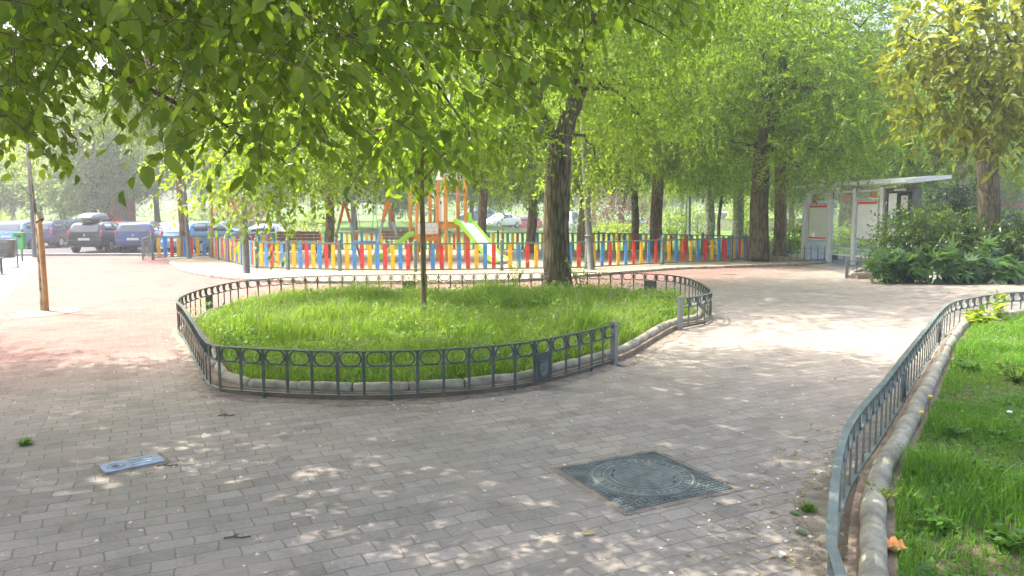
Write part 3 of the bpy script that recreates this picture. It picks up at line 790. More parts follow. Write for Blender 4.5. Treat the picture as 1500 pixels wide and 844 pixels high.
P, h = grass_in("x", vpoly, 0.135, 900000, lambda P, r: (0.02 + 0.15 * lump(P, 2.6, 1.0) * (0.4 + 0.9 * lump(P, 7.3, 3.0))) * (0.3 + 0.95 * r.random(len(P))) * (r.random(len(P)) < 0.55 + lump(P, 5.1, 0.7)), 0, None, rng, (1.2, 15.5, 1.0, 12.8))
k = (P[:, 0] < 0.78 * P[:, 1] + 0.4) | (rng.random(len(P)) < 0.3); P, h = P[k], h[k]
dens = rng.random(len(P)) < np.clip(0.22 + 0.9 * (6.5 / np.maximum(P[:, 1], 3)) ** 1.2 * 0.8, 0, 1); P, h = P[dens], h[dens]
V, F = blades(rng, P, h, 0.0016 + 0.0028 * rng.random(len(P)), 1.0); tag(np_mesh("verge_grass", V, F, LM["grassd"]), "lush green grass beside the bent railing and log kerb", "grass", kind="stuff")
kk = rng.random(len(P)) < 0.10 + 0.30 * (lump(P, 3.3, 2.0) > 0.58); Q = P[kk].copy(); Q[:, 2] += h[kk] * rng.random(kk.sum()) * 0.9 + 0.01; nQ = len(Q)
ln = 0.016 + 0.034 * rng.random(nQ) ** 2; dv = rng.normal(size=(nQ, 3)); dv[:, 2] *= 0.4; nv = rng.normal(size=(nQ, 3)) * 0.35 + np.array([0, 0, 1.0])
V, F = leaves(Q, dv, nv, ln, ln * 0.75); tag(np_mesh("verge_clover", V, F, LM["clover"]), "clover and small broad leaves mixed into the lush verge grass", "clover", kind="stuff")


def weed(name, label, loc, h, nst, leaf, mat, seed, group=None, spread=0.5, T=T_MID, F=F_MID, cat="plant", width=0.4, per=9):
    root = thing(name, label, cat, loc, 0, group); rng = np.random.default_rng(seed); m = MB(); out = []
    for k in range(nst):
        a = rng.random() * 2 * PI; L = h * (0.6 + 0.4 * rng.random()); d = Vector((math.cos(a) * spread * L * rng.random(), math.sin(a) * spread * L * rng.random(), L))
        pts = [d * t + Vector((0, 0, -0.06 * L * t * t)) for t in (0, .35, .7, 1)]; m.tube(pts, [0.006, 0.005, 0.004, 0.002], 5)
        t = rng.random(per) * 0.9 + 0.1; P = np.array([list(d * float(x)) for x in t]); dv = rng.normal(size=(per, 3)); dv[:, 2] = np.abs(dv[:, 2]) * 0.5
        nv = rng.normal(size=(per, 3)) * 0.4 + np.array([0, 0, 1.0]); ln = leaf * (0.6 + 0.6 * rng.random(per)); out.append(leaves(P, dv, nv, ln, ln * width, T, F))
    m.build("stem", M["greenleaf"], root); V, Fc = merge(out); np_mesh("foliage", V, Fc, mat, root); return root


weed("tall_weed", "tall light green weed at the foot of the thick forked trunk", (1.35, 14.6, 0.11), 0.75, 9, 0.11, LM["lime"], 3)
weed("tall_weed", "tall pale weed growing inside the island railing behind the grass", (0.05, 14.9, 0.11), 0.8, 7, 0.10, LM["light"], 4)
weed("tall_weed", "thin leafy weed sprouting in the island behind the sapling's stem", (-1.9, 14.2, 0.11), 0.65, 3, 0.09, LM["lime"], 5)
weed("tall_weed", "upright lime green weed at the bend of the grey green railing", G(1462, 470, 0.14)[:2] + (0.13,), 0.42, 6, 0.16, LM["lime"], 6, width=0.35)
weed("tall_weed", "bright dock plant with long leaves near the railing's far bend", G(1440, 480, 0.14)[:2] + (0.13,), 0.25, 9, 0.20, LM["lime"], 8, width=0.33, spread=0.9)
weed("dock_plant", "small dock plant leaning over the log kerb near the orange wrapper", G(1292, 742, 0.14)[:2] + (0.13,), 0.11, 6, 0.085, LM["lime"], 9, width=0.4, spread=0.7, per=4)
weed("paving_weed", "small weed growing in the paving joints near the blue metal plate", G(36, 652)[:2] + (0.0,), 0.03, 14, 0.04, LM["clover"], 10, spread=4.5)
weed("paving_weed", "little weed on bare dirt beside the bent grey green railing", G(1185, 752)[:2] + (0.0,), 0.05, 7, 0.05, LM["clover"], 12, spread=1.6)

for i, (px, py, h_, lf, lm, lb) in enumerate([(1400, 640, .10, .05, "clover", "leafy weed clump in the verge below the two dandelions"), (1352, 700, .09, .06, "clover", "round leaved weed beside the log kerb above the dock plant"), (1450, 700, .14, .05, "clover", "leafy weed clump in the middle of the lush verge"),
                                  (1380, 780, .10, .045, "grassd", "fine leaved tuft to the side of the orange wrapper"), (1470, 800, .10, .06, "clover", "broad leaved weed low down in the lush verge"), (1490, 560, .2, .06, "light", "pale weed tuft at the picture's edge below the dock plant's leaves"), (1420, 545, .14, .06, "clover", "weed clump in the shaded grass above the dandelions")]):
    weed("verge_weed", lb, G(px, py, 0.14)[:2] + (0.13,), h_, 14, lf, LM[lm], 140 + i, width=0.7, spread=1.6, per=8, group="weeds in the lush verge")
for i, (px, py, nm, lb, c) in enumerate([(1360, 594, "dandelion", "yellow dandelion blooming highest up along the log kerb", (0.85, 0.62, 0.02)), (1347, 618, "dandelion", "yellow dandelion in bare soil, the lowest along the log kerb", (0.85, 0.62, 0.02)),
                                  (1476, 618, "clover_flower", "white clover flower head standing above the lush verge grass", (0.75, 0.73, 0.68))]):
    p = G(px, py, 0.18); root = thing(nm, lb, "flower", (p[0], p[1], 0.135))
    m = MB(); m.tube([(0, 0, 0), (0.004, 0, 0.05), (0.01, 0, 0.11)], 0.0025, 5); m.build("stem", M["greenleaf"], root)
    fm = plain("petals_" + nm, c, 0.6, 0.1, 30); m = MB(); m.lathe((0.01, 0, 0.108), [(0, 0), (0.012, 0.001), (0.019, 0.008), (0.015, 0.015), (0.0, 0.017)], 12); m.build("bloom", fm, root)

# ------------------------------------------------------------------ trees
def ring_blobs(c, R, z0, z1, n, r, tw, seed, squash=1.0):
    rr = random.Random(seed); out = []
    for k in range(n):
        a = 2 * PI * k / n + rr.uniform(-.3, .3); q = rr.uniform(.45, 1.0) * R
        out.append(((c[0] + q * math.cos(a), c[1] + q * math.sin(a) * squash, rr.uniform(z0, z1)), (r * rr.uniform(.8, 1.2), r * rr.uniform(.8, 1.2), r * rr.uniform(.65, .95)), tw))
    return out


# the big overhanging tree whose branches hang into the top of the picture
def near_keep(P):
    """sunny gaps: the crown stops short of the open part of the square"""
    return np.ones(len(P), bool)


oh_base = (-4.9, 4.6, 0)
oh_root = thing("overhanging_tree", "large tree whose dark leafy branches hang low over the near paving", "tree", oh_base)
w = MB(); rr = random.Random(40)
tp = [Vector((-4.9, 4.6, 0)), Vector((-4.85, 4.65, 1.5)), Vector((-4.7, 4.7, 3.2)), Vector((-4.5, 4.7, 5.0))]
w.tube(tp, [0.36, 0.29, 0.26, 0.2], 16, wob=0.04)
limb_ends = [(-1.0, 5.2, 4.3), (1.4, 6.0, 4.6), (-2.6, 6.8, 4.4), (-6.8, 6.2, 6.0), (-7.4, 3.4, 6.0), (-2.2, 3.4, 4.4), (0.6, 3.6, 5.2), (-4.2, 8.3, 5.2), (-3, 1.5, 6)]
for e in limb_ends:
    p = limb_pts(tp[2] if e[2] < 5 else tp[3], e, 0.10, 9, rr); w.tube(p, [0.12 - 0.10 * (i / 8) for i in range(9)], 9, wob=0.03)
rngn = np.random.default_rng(44)
near_parts = []
# hanging twigs in view: each is a drooping shoot with alternate leaves
def shoot(start, d, L, leaf, per, wood=True, rad=0.0032):
    n = per; t = np.linspace(0.06, 1, n); d = np.array(d, float); d /= np.linalg.norm(d)
    C = np.array(start)[None] + d[None] * (t[:, None] * L); C[:, 2] -= 0.30 * L * t ** 2
    tan = np.gradient(C, axis=0); tan = unit(tan)
    side = unit(np.cross(tan, np.array([[0, 0, 1.0]]) + rngn.normal(size=(n, 3)) * 0.15)); alt = np.where(np.arange(n) % 2 == 0, 1, -1)[:, None]
    dv = tan * 0.55 + side * alt * 0.8 + rngn.normal(size=(n, 3)) * 0.28; dv[:, 2] -= 0.75
    nv = rngn.normal(size=(n, 3)) * 0.55 + np.array([0, -0.35, 0.8])
    ln = leaf * (0.55 + 0.6 * rngn.random(n)); ln[-1] *= 0.8
    Tv = T_NEAR.copy(); c_ = rngn.uniform(-.5, 2.2); Tv[:, 2] = Tv[:, 2] * rngn.uniform(-.3, 2.0) - 0.10 * c_ * T_NEAR[:, 0] ** 2; Tv[:, 1] *= rngn.uniform(.85, 1.12); Tv[:, 1] += 0.05 * rngn.normal() * T_NEAR[:, 0] ** 2
    near_parts.append(leaves(C + dv * 0.012, dv, nv, ln, ln * rngn.uniform(.56, .74), Tv, F_NEAR))
    if wood: w.tube([tuple(p) for p in C[::max(1, n // 4)]] + [tuple(C[-1])], [rad * (1 - 0.7 * i / (len(C[::max(1, n // 4)]))) for i in range(len(C[::max(1, n // 4)]) + 1)], 4, cap=False)


# canopy edge in the picture: lowest leaf row (photo y) along photo x
edge = [(-60, 250), (30, 300), (80, 240), (130, 175), (165, 215), (215, 300), (260, 250), (330, 290), (400, 310), (440, 330), (500, 345), (540, 300), (585, 270), (640, 262), (690, 235), (735, 250), (790, 225), (820, 160), (850, 110), (900, 95), (950, 90), (985, 110), (1015, 40), (1060, -20)]
ex, ey = [e[0] for e in edge], [e[1] for e in edge]
nsh = 0
for k in range(4900):
    px = rngn.uniform(-90, 1040); Y = rngn.uniform(2.9, 7.2) if px < 700 else rngn.uniform(4.0, 6.5)
    lo = np.interp(px, ex, ey)
    py = lo - 78 - (rngn.random() ** 0.8) * (lo + 110)
    # thin gaps so that the background and bits of sky show through
    gap = 0.5 + 0.5 * math.sin(px * 0.021 + 0.9) * math.cos(py * 0.027 + 0.4)
    if rngn.random() > 0.42 + 0.5 * gap: continue
    if py > 60 and 95 < px < 235 and rngn.random() < 0.60: continue
    if 290 < px < 560 and py > 110 and rngn.random() < 0.50: continue
    if px > 520 and py > 40 and rngn.random() < 0.68: continue
    if px > 800 and rngn.random() < 0.72: continue
    L = rngn.uniform(0.22, 0.5); s = np.array(D(px, py, Y)); s[2] += 0.10 * L
    a = rngn.uniform(0, 2 * PI); d = (math.cos(a) * 0.9 + 0.25, math.sin(a) * 0.7, rngn.uniform(-.55, .15))
    shoot(s, d, L, rngn.uniform(0.062, 0.094), int(rngn.integers(7, 11))); nsh += 1
# thicker branchlets from the limbs into the hanging foliage
for (x0, y0, x1, y1, Y) in ((60, -160, 300, 60, 4.4), (-60, 90, 130, 36, 4.2), (330, -150, 240, 180, 4.6), (520, -120, 590, 90, 5.0), (560, 30, 690, 200, 5.2), (150, 100, 420, 240, 4.8), (700, -100, 850, 90, 5.3), (850, -60, 985, 60, 5.2), (420, -80, 500, 250, 4.5)):
    w.tube(limb_pts(D(x0, y0, Y), D(x1, y1, Y + 0.4), 0.08, 7, rr), [0.02, 0.018, 0.015, 0.012, 0.009, 0.006, 0.004], 6)
# the crown above, out of the picture's top: it shades the near paving
cb = []
for k in range(84):
    x, y = rr.uniform(-10.2, 2.8), rr.uniform(1.6, 9.3)
    if x > 0 and y > 7.3: continue
    if x > 0.7 and y < 6: continue
    if any(math.hypot(x - hx_, y - hy_) < 0.75 for hx_, hy_ in ((-4.2, 4.6), (-2.4, 4.0), (-1.9, 6.2), (-6.0, 6.6), (-0.6, 5.0))): continue  # holes shaped into the unseen crown so sun patches reach the paving
    z = rr.uniform(5.0, 7.6); cb.append(((x, y, z), (1.35, 1.25, 0.75), 165))
    if k % 3 == 0: w.tube(limb_pts(min([Vector(e) for e in limb_ends], key=lambda q: (q - Vector((x, y, z))).length), (x, y, z), 0.1, 6, rr), [0.05, 0.042, 0.035, 0.028, 0.02, 0.01], 6)
near_parts.append(spray_leaves(rngn, cb, 0.17, 9, 0.7, 0.4, T_MID, F_MID, 0.62, keep=lambda P: P[:, 2] > 1.65 + 0.285 * P[:, 1] + 0.25))
w.build("trunk", M["twig"], oh_root).matrix_parent_inverse = Matrix.Translation(Vector(oh_base)).inverted()
V, F = merge(near_parts); np_mesh("crown", V - np.array(oh_base), F, LM["near"], oh_root)

# thick forked trunk in the island
b0 = G(816, 432, 0.11); bx, by = b0[0], 15.2; bx = D(818, 400, 15.2)[0]
fk = D(819, 205, 15.2)
R1, R2 = D(850, 130, 15.1), D(872, 40, 15.0); L1 = D(786, 130, 15.4)
blobs = []
for (px, py, Y, r, n) in ((372, 268, 12, .45, 34), (425, 225, 12.5, .8, 80), (335, 225, 12.5, .8, 70), (400, 170, 13, 1.1, 110), (520, 205, 12.6, .6, 44), (560, 175, 12.6, 1.0, 110), (650, 150, 13.2, 1.2, 150), (715, 185, 13.4, 0.9, 110), (600, 90, 14.0, 1.3, 150), (720, 90, 14.6, 1.3, 150), (700, 190, 14.2, 0.8, 70), (560, 180, 13.2, 0.8, 70), (480, 190, 13.6, 1.0, 70), (470, 110, 14.2, 1.2, 90),
                      (960, 40, 19, 2.2, 200), (1010, 20, 20, 2.0, 160), (900, 120, 18.5, 1.6, 140), (870, 215, 17.5, 1.3, 120), (880, 130, 17, 1.5, 140), (940, 170, 18, 1.4, 120), (800, 30, 14, 1.6, 120), (900, 20, 15, 1.8, 140)):
    c = D(px, py, Y); blobs.append((c, (r, r, r * 0.7), n))
blobs += ring_blobs((0.9, 15.4), 3.2, 5.8, 8.8, 8, 1.6, 110, 3) + ring_blobs((3.0, 16.8), 3.4, 6.2, 8.4, 13, 1.5, 120, 4)  # second ring added above the view to shade the path
tree("forked_tree", "thick furrowed trunk forking above the island railing, bright backlit leaves", [(bx, by, 0.05), D(814, 330, 15.2), fk], [0.275, 0.262, 0.255],
     [(tuple(Vector(fk) - Vector((-.02, 0, .25))), R1, 0.2, 0.165), (R1, R2, 0.165, 0.14), (R2, (2.2, 15, 7.0), 0.14, 0.08), (tuple(Vector(fk) - Vector((.03, 0, .2))), L1, 0.16, 0.13), (L1, (-1.2, 14.6, 5.6), 0.12, 0.06)],
     blobs, M["bark"], LM["elm"], leaf=0.12, per=16, twig=0.75, droop=0.4, seed=12, flare=1.18)

# sapling in the island
sx, sy = G(621, 470, 0.11)[:2]
tree("sapling", "slim young tree with a straight grey stem growing out of the island grass", [(sx, sy, 0.08), (sx, sy, 1.2), D(617, 255, sy)], [0.042, 0.038, 0.033],
     [(D(617, 262, sy), D(640, 170, sy), 0.03, 0.015), (D(617, 262, sy), D(590, 190, sy), 0.026, 0.012), (D(617, 268, sy), D(655, 215, sy), 0.022, 0.010)],
     [(D(598, 190, sy), (.4, .5, .32), 24), (D(655, 170, sy), (.6, .6, .5), 38), (D(620, 130, sy), (.8, .8, .6), 60), (D(560, 190, sy), (.5, .5, .4), 26)], M["barktan"], LM["elm"], leaf=0.13, per=9, twig=0.5, droop=0.7, seed=14, flare=1.1, T=T_NEAR, F=F_NEAR, width=0.6)

# the tall trees on the right
t2x, t2y = D(1112, 380, 25)[0], 25.0
blobs = []
for (px, py, Y, r, n) in ((1060, 60, 24, 2.0, 170), (1020, 140, 24, 1.8, 150), (980, 200, 25, 1.3, 90), (1045, 205, 24.5, 1.2, 90), (1190, 90, 23, 2.0, 180), (1240, 150, 22.5, 1.8, 170), (1200, 205, 23, 1.4, 120), (1260, 40, 23, 2.0, 160), (1250, 225, 24, 1.0, 60), (1130, 40, 26, 2.0, 150), (1150, 150, 26, 1.5, 100), (1170, 245, 24, .8, 40), (1310, 100, 24, 1.7, 140), (1090, 110, 26.5, 2.2, 160), (1180, 20, 26, 2.4, 190), (1020, 30, 27, 2.4, 190), (1330, 30, 27, 2.4, 160), (1310, 170, 27, 1.8, 120)):
    blobs.append((D(px, py, Y), (r, r, r * 0.75), n))
blobs += ring_blobs((8.3, 25), 4.6, 9.5, 13.0, 12, 2.2, 120, 5)
fk = D(1116, 215, 25)
tree("elm_tree", "tall tree with a thick brown trunk between the picket fence and the pale shelter", [(t2x, t2y, 0), D(1112, 300, 25), fk], [0.34, 0.29, 0.26],
     [(fk, D(1112, 110, 25), 0.24, 0.2), (D(1112, 110, 25), D(1125, 0, 25), 0.2, 0.16), (D(1116, 225, 25), D(1148, 130, 25), 0.16, 0.13), (D(1148, 130, 25), D(1150, 0, 25), 0.15, 0.11), (D(1112, 60, 25), D(1010, 65, 24), 0.07, 0.03)],
     blobs, M["bark"], LM["elm"], leaf=0.12, per=26, twig=0.8, droop=0.3, seed=22, flare=1.2, width=0.58)

# yellow-edged tree on the right
t3 = D(1450, 300, 19.2)
blobs = []
for (px, py, Y, r, n) in ((1400, 60, 15, 1.1, 60), (1370, 110, 15, 0.9, 44), (1440, 140, 14.6, 1.0, 60), (1480, 60, 14.5, 1.2, 80), (1490, 170, 15, .8, 44), (1400, 160, 15.6, .6, 24), (1350, 60, 15.6, .6, 22), (1520, 120, 14.6, 1.2, 60), (1430, 0, 15, 1.2, 60)):
    blobs.append((D(px, py, Y), (r, r, r * 0.8), n))
blobs += ring_blobs((12.6, 17.5), 3.0, 6.4, 9.2, 7, 1.5, 50, 6)
tree("yellow_leaved_tree", "tree with yellow edged leaves and a dark trunk rising behind the shrubs", [(t3[0], 19.2, 0.05), t3, D(1445, 215, 19.0)], [0.27, 0.25, 0.24],
     [(D(1445, 225, 19), D(1415, 165, 18), 0.17, 0.12), (D(1445, 225, 19), D(1470, 120, 17.5), 0.17, 0.12), (D(1415, 165, 18), D(1390, 80, 16.5), 0.11, 0.05)], blobs, M["bark"], LM["yellow"], leaf=0.20, per=9, twig=0.55, droop=0.5, seed=24, flare=1.15, T=T_NEAR, F=F_NEAR, width=0.46)

# other park trees: (photo x of trunk, depth, trunk radius, bark, leaf material, crown bottom photo y, crown radius, label)
park = [
    (1142, 28.5, 0.24, "barktan", "light", 232, 3.2, "slimmer tan trunk standing just behind the thick brown tree near the shelter"),
    (962, 31, 0.27, "barktan", "light", 262, 3.6, "straight tan trunk behind the fence's right-hand bend, with lit pale leaves"),
    (929, 34.5, 0.19, "bark", "elm", 268, 3.0, "narrow dark trunk just beside the straight tan trunk behind the playground"),
    (853, 27.5, 0.20, "barktan", "elm", 285, 2.6, "pale tan trunk standing in the playground beside the leaning lamp post"),
    (776, 30.5, 0.21, "barktan", "elm", 285, 2.8, "brown trunk inside the playground near the rear coloured fence"),
    (707, 30.2, 0.20, "barktan", "elm", 268, 2.8, "grey brown trunk standing just behind the large slide"),
    (481, 27.0, 0.17, "barkred", "elm", 275, 2.6, "reddish trunk in the playground beside the swing frame"),
    (270, 28.2, 0.17, "barkred", "far", 225, 2.8, "reddish trunk at the playground corner with a lamp post before it"),
    (1037, 40, 0.28, "barkpale", "light", 292, 3.6, "pale trunk on the far lawn behind the coloured fence's bend"),
    (1080, 44, 0.34, "barkpale", "far", 275, 3.4, "whitish poplar trunk on the far lawn beside the street"),
    (1052, 43, 0.10, "bark", "elm", 298, 2.0, "thin dark trunk between the pale trunk and the whitish poplar"),
    (1238, 36, 0.34, "barkpale", "far", 262, 3.4, "mottled grey trunk seen through the shelter's glass"),
    (1003, 46, 0.07, "barkpale", "lime", 290, 1.2, "very thin pale sapling on the far lawn"),
    (1405, 33, 0.28, "barkpale", "light", 262, 4.0, "pale trunk behind the dark conifer near the shelter's end"),
    (1330, 38, 0.3, "barktan", "light", 240, 4.2, "tree behind the shelter roof with drooping light leaves"),
]
for i, (px, Y, r, bk, lm, yb, R, lb) in enumerate(park):
    base = D(px, 380, Y); z0 = float(terrain(np.array([base[0]]), np.array([Y]))[0]) + 0.02; x = base[0]
    zc = D(px, yb, Y)[2]; cn = random.Random(100 + i)
    top = (x + cn.uniform(-.2, .2), Y, zc + 1.2)
    big = 1 if r > 0.12 else 0.45
    bl = ring_blobs((x, Y), R, zc + 0.9, zc + 3.2, 11 if big == 1 else 4, R * 0.48, int(135 * big), 200 + i) + ring_blobs((x, Y), R * 0.8, zc + 3.4, zc + 6.5, 7 if big == 1 else 2, R * 0.5, int(110 * big), 300 + i)
    lim = [(top, (x + R * .5 * math.cos(a), Y + R * .5 * math.sin(a), zc + 3.2), r * .6, r * .25) for a in (0.5, 2.4, 4.4)]
    tree("park_tree", lb, [(x, Y, z0), (x + cn.uniform(-.12, .12), Y, z0 + 1.2), top], [r, r * .92, r * .8], lim, bl, M[bk], LM[lm], leaf=0.16, per=15, twig=0.8, droop=0.3, width=0.6, seed=400 + i, group="trees standing around the playground and lawn")

# far trees: three prototypes copied with their trunks and crowns
def proto(seed, R, H, bark, lm, leaf, tw, label):
    bl = ring_blobs((0, 0), R * .8, H * .30, H * .60, 9, R * .42, tw, seed) + ring_blobs((0, 0), R * .55, H * .6, H * .95, 7, R * .42, tw, seed + 1)
    lim = [((0, 0, H * .35), (R * .5 * math.cos(a), R * .5 * math.sin(a), H * .6), .14, .05) for a in (0.4, 1.7, 3.0, 4.6)]
    return tree("background_tree", label, [(0, 0, -0.3), (0.1, 0, H * .2), (0, 0.1, H * .4)], [.24, .2, .16], lim, bl, bark, lm, leaf=leaf, per=8, twig=1.1, droop=0.4, seed=seed, group="far trees beyond the road and lawn", width=0.6)


protos = [proto(51, 3.6, 9.5, M["bark"], LM["far"], 0.26, 190, "p"), proto(53, 3.2, 8.0, M["barktan"], LM["light"], 0.24, 190, "p"), proto(57, 2.6, 7.0, M["barkpale"], LM["lime"], 0.22, 150, "p"), proto(59, 4.2, 12, M["bark"], LM["far"], 0.30, 230, "p")]
far = [  # proto, photo x, depth, scale, label
    (0, -40, 56, 1.0, "dense grey green tree at the picture's edge above the blue grey fence"), (2, 22, 54, .85, "bright yellow green tree right behind the upright bar fence"), (1, 95, 53, .95, "light leafy tree behind the parked car with the roof box"),
    (0, 140, 50, 1.0, "grey green tree behind the roof box, left of the red hut"), (3, 60, 62, 1.1, "tall pale tree rising far behind the bar fence"), (1, 183, 58, 1.0, "light green tree with a tall crown behind the red hut"), (0, 232, 62, 1.0, "grey green tree behind the far sandy path"),
    (3, 300, 70, 1.1, "tall tree behind the far sloping lawn near the corner lamp post"), (0, 350, 64, .9, "dense tree behind the reddish shrub on the sloping lawn"), (1, 410, 60, .95, "light tree on the sloping lawn above the slatted bench"), (3, 460, 66, 1.0, "tall grey green tree behind the swing frame"),
    (0, 520, 52, .9, "dense tree behind the swings' crossbar"), (1, 575, 50, 1.0, "light green tree directly behind the low slide"), (3, 640, 60, 1.1, "tall tree behind the orange play tower"), (1, 690, 62, .9, "light tree between the play tower and the white car"),
    (2, 735, 92, 1.1, "yellow green tree beyond the white parked car"), (0, 800, 95, 1.2, "grey green tree beyond the red parked car"), (3, 870, 98, 1.1, "tall tree beyond the street behind the white van"), (1, 930, 95, 1.2, "light tree beyond the street behind the purple leaved tree"),
    (0, 1000, 97, 1.2, "grey green tree beyond the street over the thin pale sapling"), (3, 1080, 99, 1.1, "tall tree beyond the street behind the whitish poplar"), (1, 1160, 60, 1.0, "light tree behind the shelter's outer post"), (0, 1215, 70, 1.1, "grey green tree seen between the shelter posts"),
    (3, 1290, 64, 1.0, "tall tree rising behind the middle of the shelter roof"), (1, 1370, 58, 1.0, "light tree beyond the lit end panel of the shelter"), (0, 1440, 62, 1.1, "grey green tree behind the yellow leaved tree's trunk"), (3, 1520, 66, 1.2, "tall tree at the picture's edge beyond the shrubs"),
    (3, -130, 70, 1.1, "tall pale tree outside the fence at the far end of the parking road")]
used = set()
for k, px, Y, s, lb in far:
    o = protos[k] if k not in used else copy_tree(protos[k]); used.add(k)
    x = D(px, 340, Y)[0]; z = float(terrain(np.array([x]), np.array([float(Y)]))[0])
    o.location = (x, Y, z); o.scale = (s, s, s); o.rotation_euler = (0, 0, (px * 7.3) % 6.28); o["label"] = lb
# far wood behind everything: one mass
rngf = np.random.default_rng(77); fb = []
for k in range(90):
    x = -125 + k * 2.9; Y = 112 + 14 * rngf.random(); fb.append(((x, Y, 3.2 + 5 * rngf.random()), (4.2, 3.5, 4.2), 70))
V, F = spray_leaves(rngf, fb, 0.6, 7, 2.0, 0.4, width=0.65)
tag(np_mesh("far_wood", V, F, LM["far"]), "hazy mass of trees closing the view behind the park", "wood", kind="stuff")


# ------------------------------------------------------------------ shrubs
def shrub(name, label, c, r, n, leaf, lm, seed, T=T_MID, F=F_MID, width=0.5, per=9, twig=0.4, cat="shrub", group=None, lumps=5, droop=0.15):
    root = thing(name, label, cat, (c[0], c[1], c[2]), 0, group); rr = random.Random(seed); rng = np.random.default_rng(seed); m = MB(); bl = []
    for k in range(lumps):
        a = 2 * PI * k / lumps + rr.uniform(-.4, .4); q = 0.45 if lumps > 1 else 0
        cc = (r[0] * q * math.cos(a), r[1] * q * math.sin(a), r[2] * rr.uniform(0.75, 1.2)); bl.append((cc, (r[0] * .62, r[1] * .62, r[2] * .7), n // lumps))
        m.tube(limb_pts((0.05 * math.cos(a), 0.05 * math.sin(a), -0.05), cc, .1, 5, rr), [.03, .025, .02, .014, .008], 6)
    m.build("stem", M["twig"], root)
    V, Fc = spray_leaves(rng, bl, leaf, per, twig, droop, T, F, width, keep=lambda P: P[:, 2] > 0.02, shell=0.5); np_mesh("foliage", V, Fc, lm, root); return root


S = lambda px, Y: D(px, 380, Y)[0]
shrub("dense_shrub", "dense dark green shrub beside the pale shelter, in full small leaves", (S(1338, 20), 20.0, .09), (1.0, 1.0, 0.95), 760, 0.11, LM["shrub"], 61)
shrub("dense_shrub", "broad dark green shrub below the yellow leaved tree's trunk", (S(1440, 19.4), 19.4, .09), (1.35, 1.0, 0.85), 850, 0.12, LM["shrub"], 62)
shrub("dense_shrub", "dark shrub at the picture's edge beyond the lobed leaves", (S(1530, 18.6), 18.6, .09), (1.1, 1.0, 0.9), 600, 0.12, LM["shrub"], 63)
shrub("lime_shrub", "small bright lime green shrub squeezed between the two big dark shrubs", (S(1392, 19.6), 20.2, .3), (0.55, .5, 0.72), 170, 0.12, LM["lime"], 64)
shrub("conifer_shrub", "dark bluish green conifer bush standing at the shelter's near end", (S(1402, 22.4), 22.6, .09), (0.8, .8, 1.22), 900, 0.10, LM["conifer"], 65, width=0.28, per=12, twig=0.35)
for i, (px, py, s, lb) in enumerate([(1345, 392, .30, "lobed leaf plant poking through the railing under the dark green shrub"), (1398, 385, .36, "tall lobed leaf plant beneath the small lime shrub"), (1432, 395, .30, "lobed leaf plant in the middle of the shrub railing"),
                                     (1478, 388, .36, "lobed leaf plant with glossy leaves near the picture's edge by the shrubs"), (1312, 396, .24, "small lobed leaf plant at the free end of the shrub railing")]):
    p = G(px, 412, .09); p = (p[0], p[1] + .55, .09)
    shrub("fatsia_plant", lb, p, (.42, .38, .34), 40, s, LM["fatsia"], 70 + i, T_LOB, F_LOB, 0.9, 3, 0.22, group="lobed leaf plants in the shrub bed", cat="plant", lumps=3)
lawn_shrubs = [("purple_tree_shrub", "purple leaved small tree on the far lawn behind the playground", (S(905, 48), 48, .1), (2.2, 1.8, 2.3), 300, .20, "purple"), ("rounded_shrub", "rounded light shrub with reddish tips on the far lawn", (S(985, 46), 46, .1), (1.25, 1.2, .95), 240, .16, "light"),
               ("reddish_shrub", "reddish leaved shrub on the sloping lawn beyond the corner posts", (S(355, 58), 58, .85), (2.2, 1.5, 1.1), 260, .22, "pink"), ("olive_shrub", "pale olive bush beside the sloping lawn above the parked blue car", (S(310, 44), 44, .1), (1.6, 1.3, .95), 220, .18, "far"),
               ("low_hedge", "low dark hedge on the far lawn below the purple leaved tree", (S(890, 52), 52, .1), (3.0, .9, .55), 260, .18, "shrub"), ("lime_bush", "lime green bush on the lawn at the foot of the low dark hedge", (S(905, 44), 44, .1), (1.6, .9, .45), 160, .16, "lime"),
               ("silver_bush", "pale cream leaved bush behind the rear fence near the reddish trunk", (S(452, 38), 38, -.1), (1.3, 1.0, .95), 220, .16, "light"), ("street_bush", "light bush seen through the shelter's lower glass", (S(1250, 33), 33, 0), (2.4, 1.0, .72), 300, .15, "light"),
               ("street_bush", "rounded bush standing beyond the shelter's outer post", (S(1158, 31), 31, 0), (.9, .8, .62), 200, .14, "light"), ("street_bush", "greenish yellow bush at the edge of the far lawn near the tall thick trunk", (S(1092, 50), 50, .1), (1.3, 1.0, 1.4), 200, .18, "lime"),
               ("street_bush", "green bush behind the pale lamp column on the far lawn", (S(1022, 56), 56, .1), (1.6, 1.0, 1.0), 200, .18, "light")]
for i, (nm, lb, c, r, n, lf, lm) in enumerate(lawn_shrubs):
    shrub(nm, lb, c, r, n, lf, LM[lm], 90 + i, twig=0.5, cat="tree" if "tree" in nm else "shrub")
hedge_l = [(-51, 49.5, 2.6), (-44.5, 49.2, 2.5), (-38, 49.6, 2.4), (-32.5, 50.2, 1.9)]
for i, ((x, Y, h), lb) in enumerate(zip(hedge_l, ("sunny yellow green bush at the picture's edge behind the bar fence", "yellow green bush behind the bar fence above the green litter bin", "yellow green bush behind the bar fence beside the thin staked tree", "yellow green bush behind the end of the bar fence"))):
    shrub("sunny_bush", lb, (x, Y, -.3), (3.2, 1.4, h * .55), 300, .22, LM["lime"], 120 + i, twig=.6, group="bushes behind the bar fence")


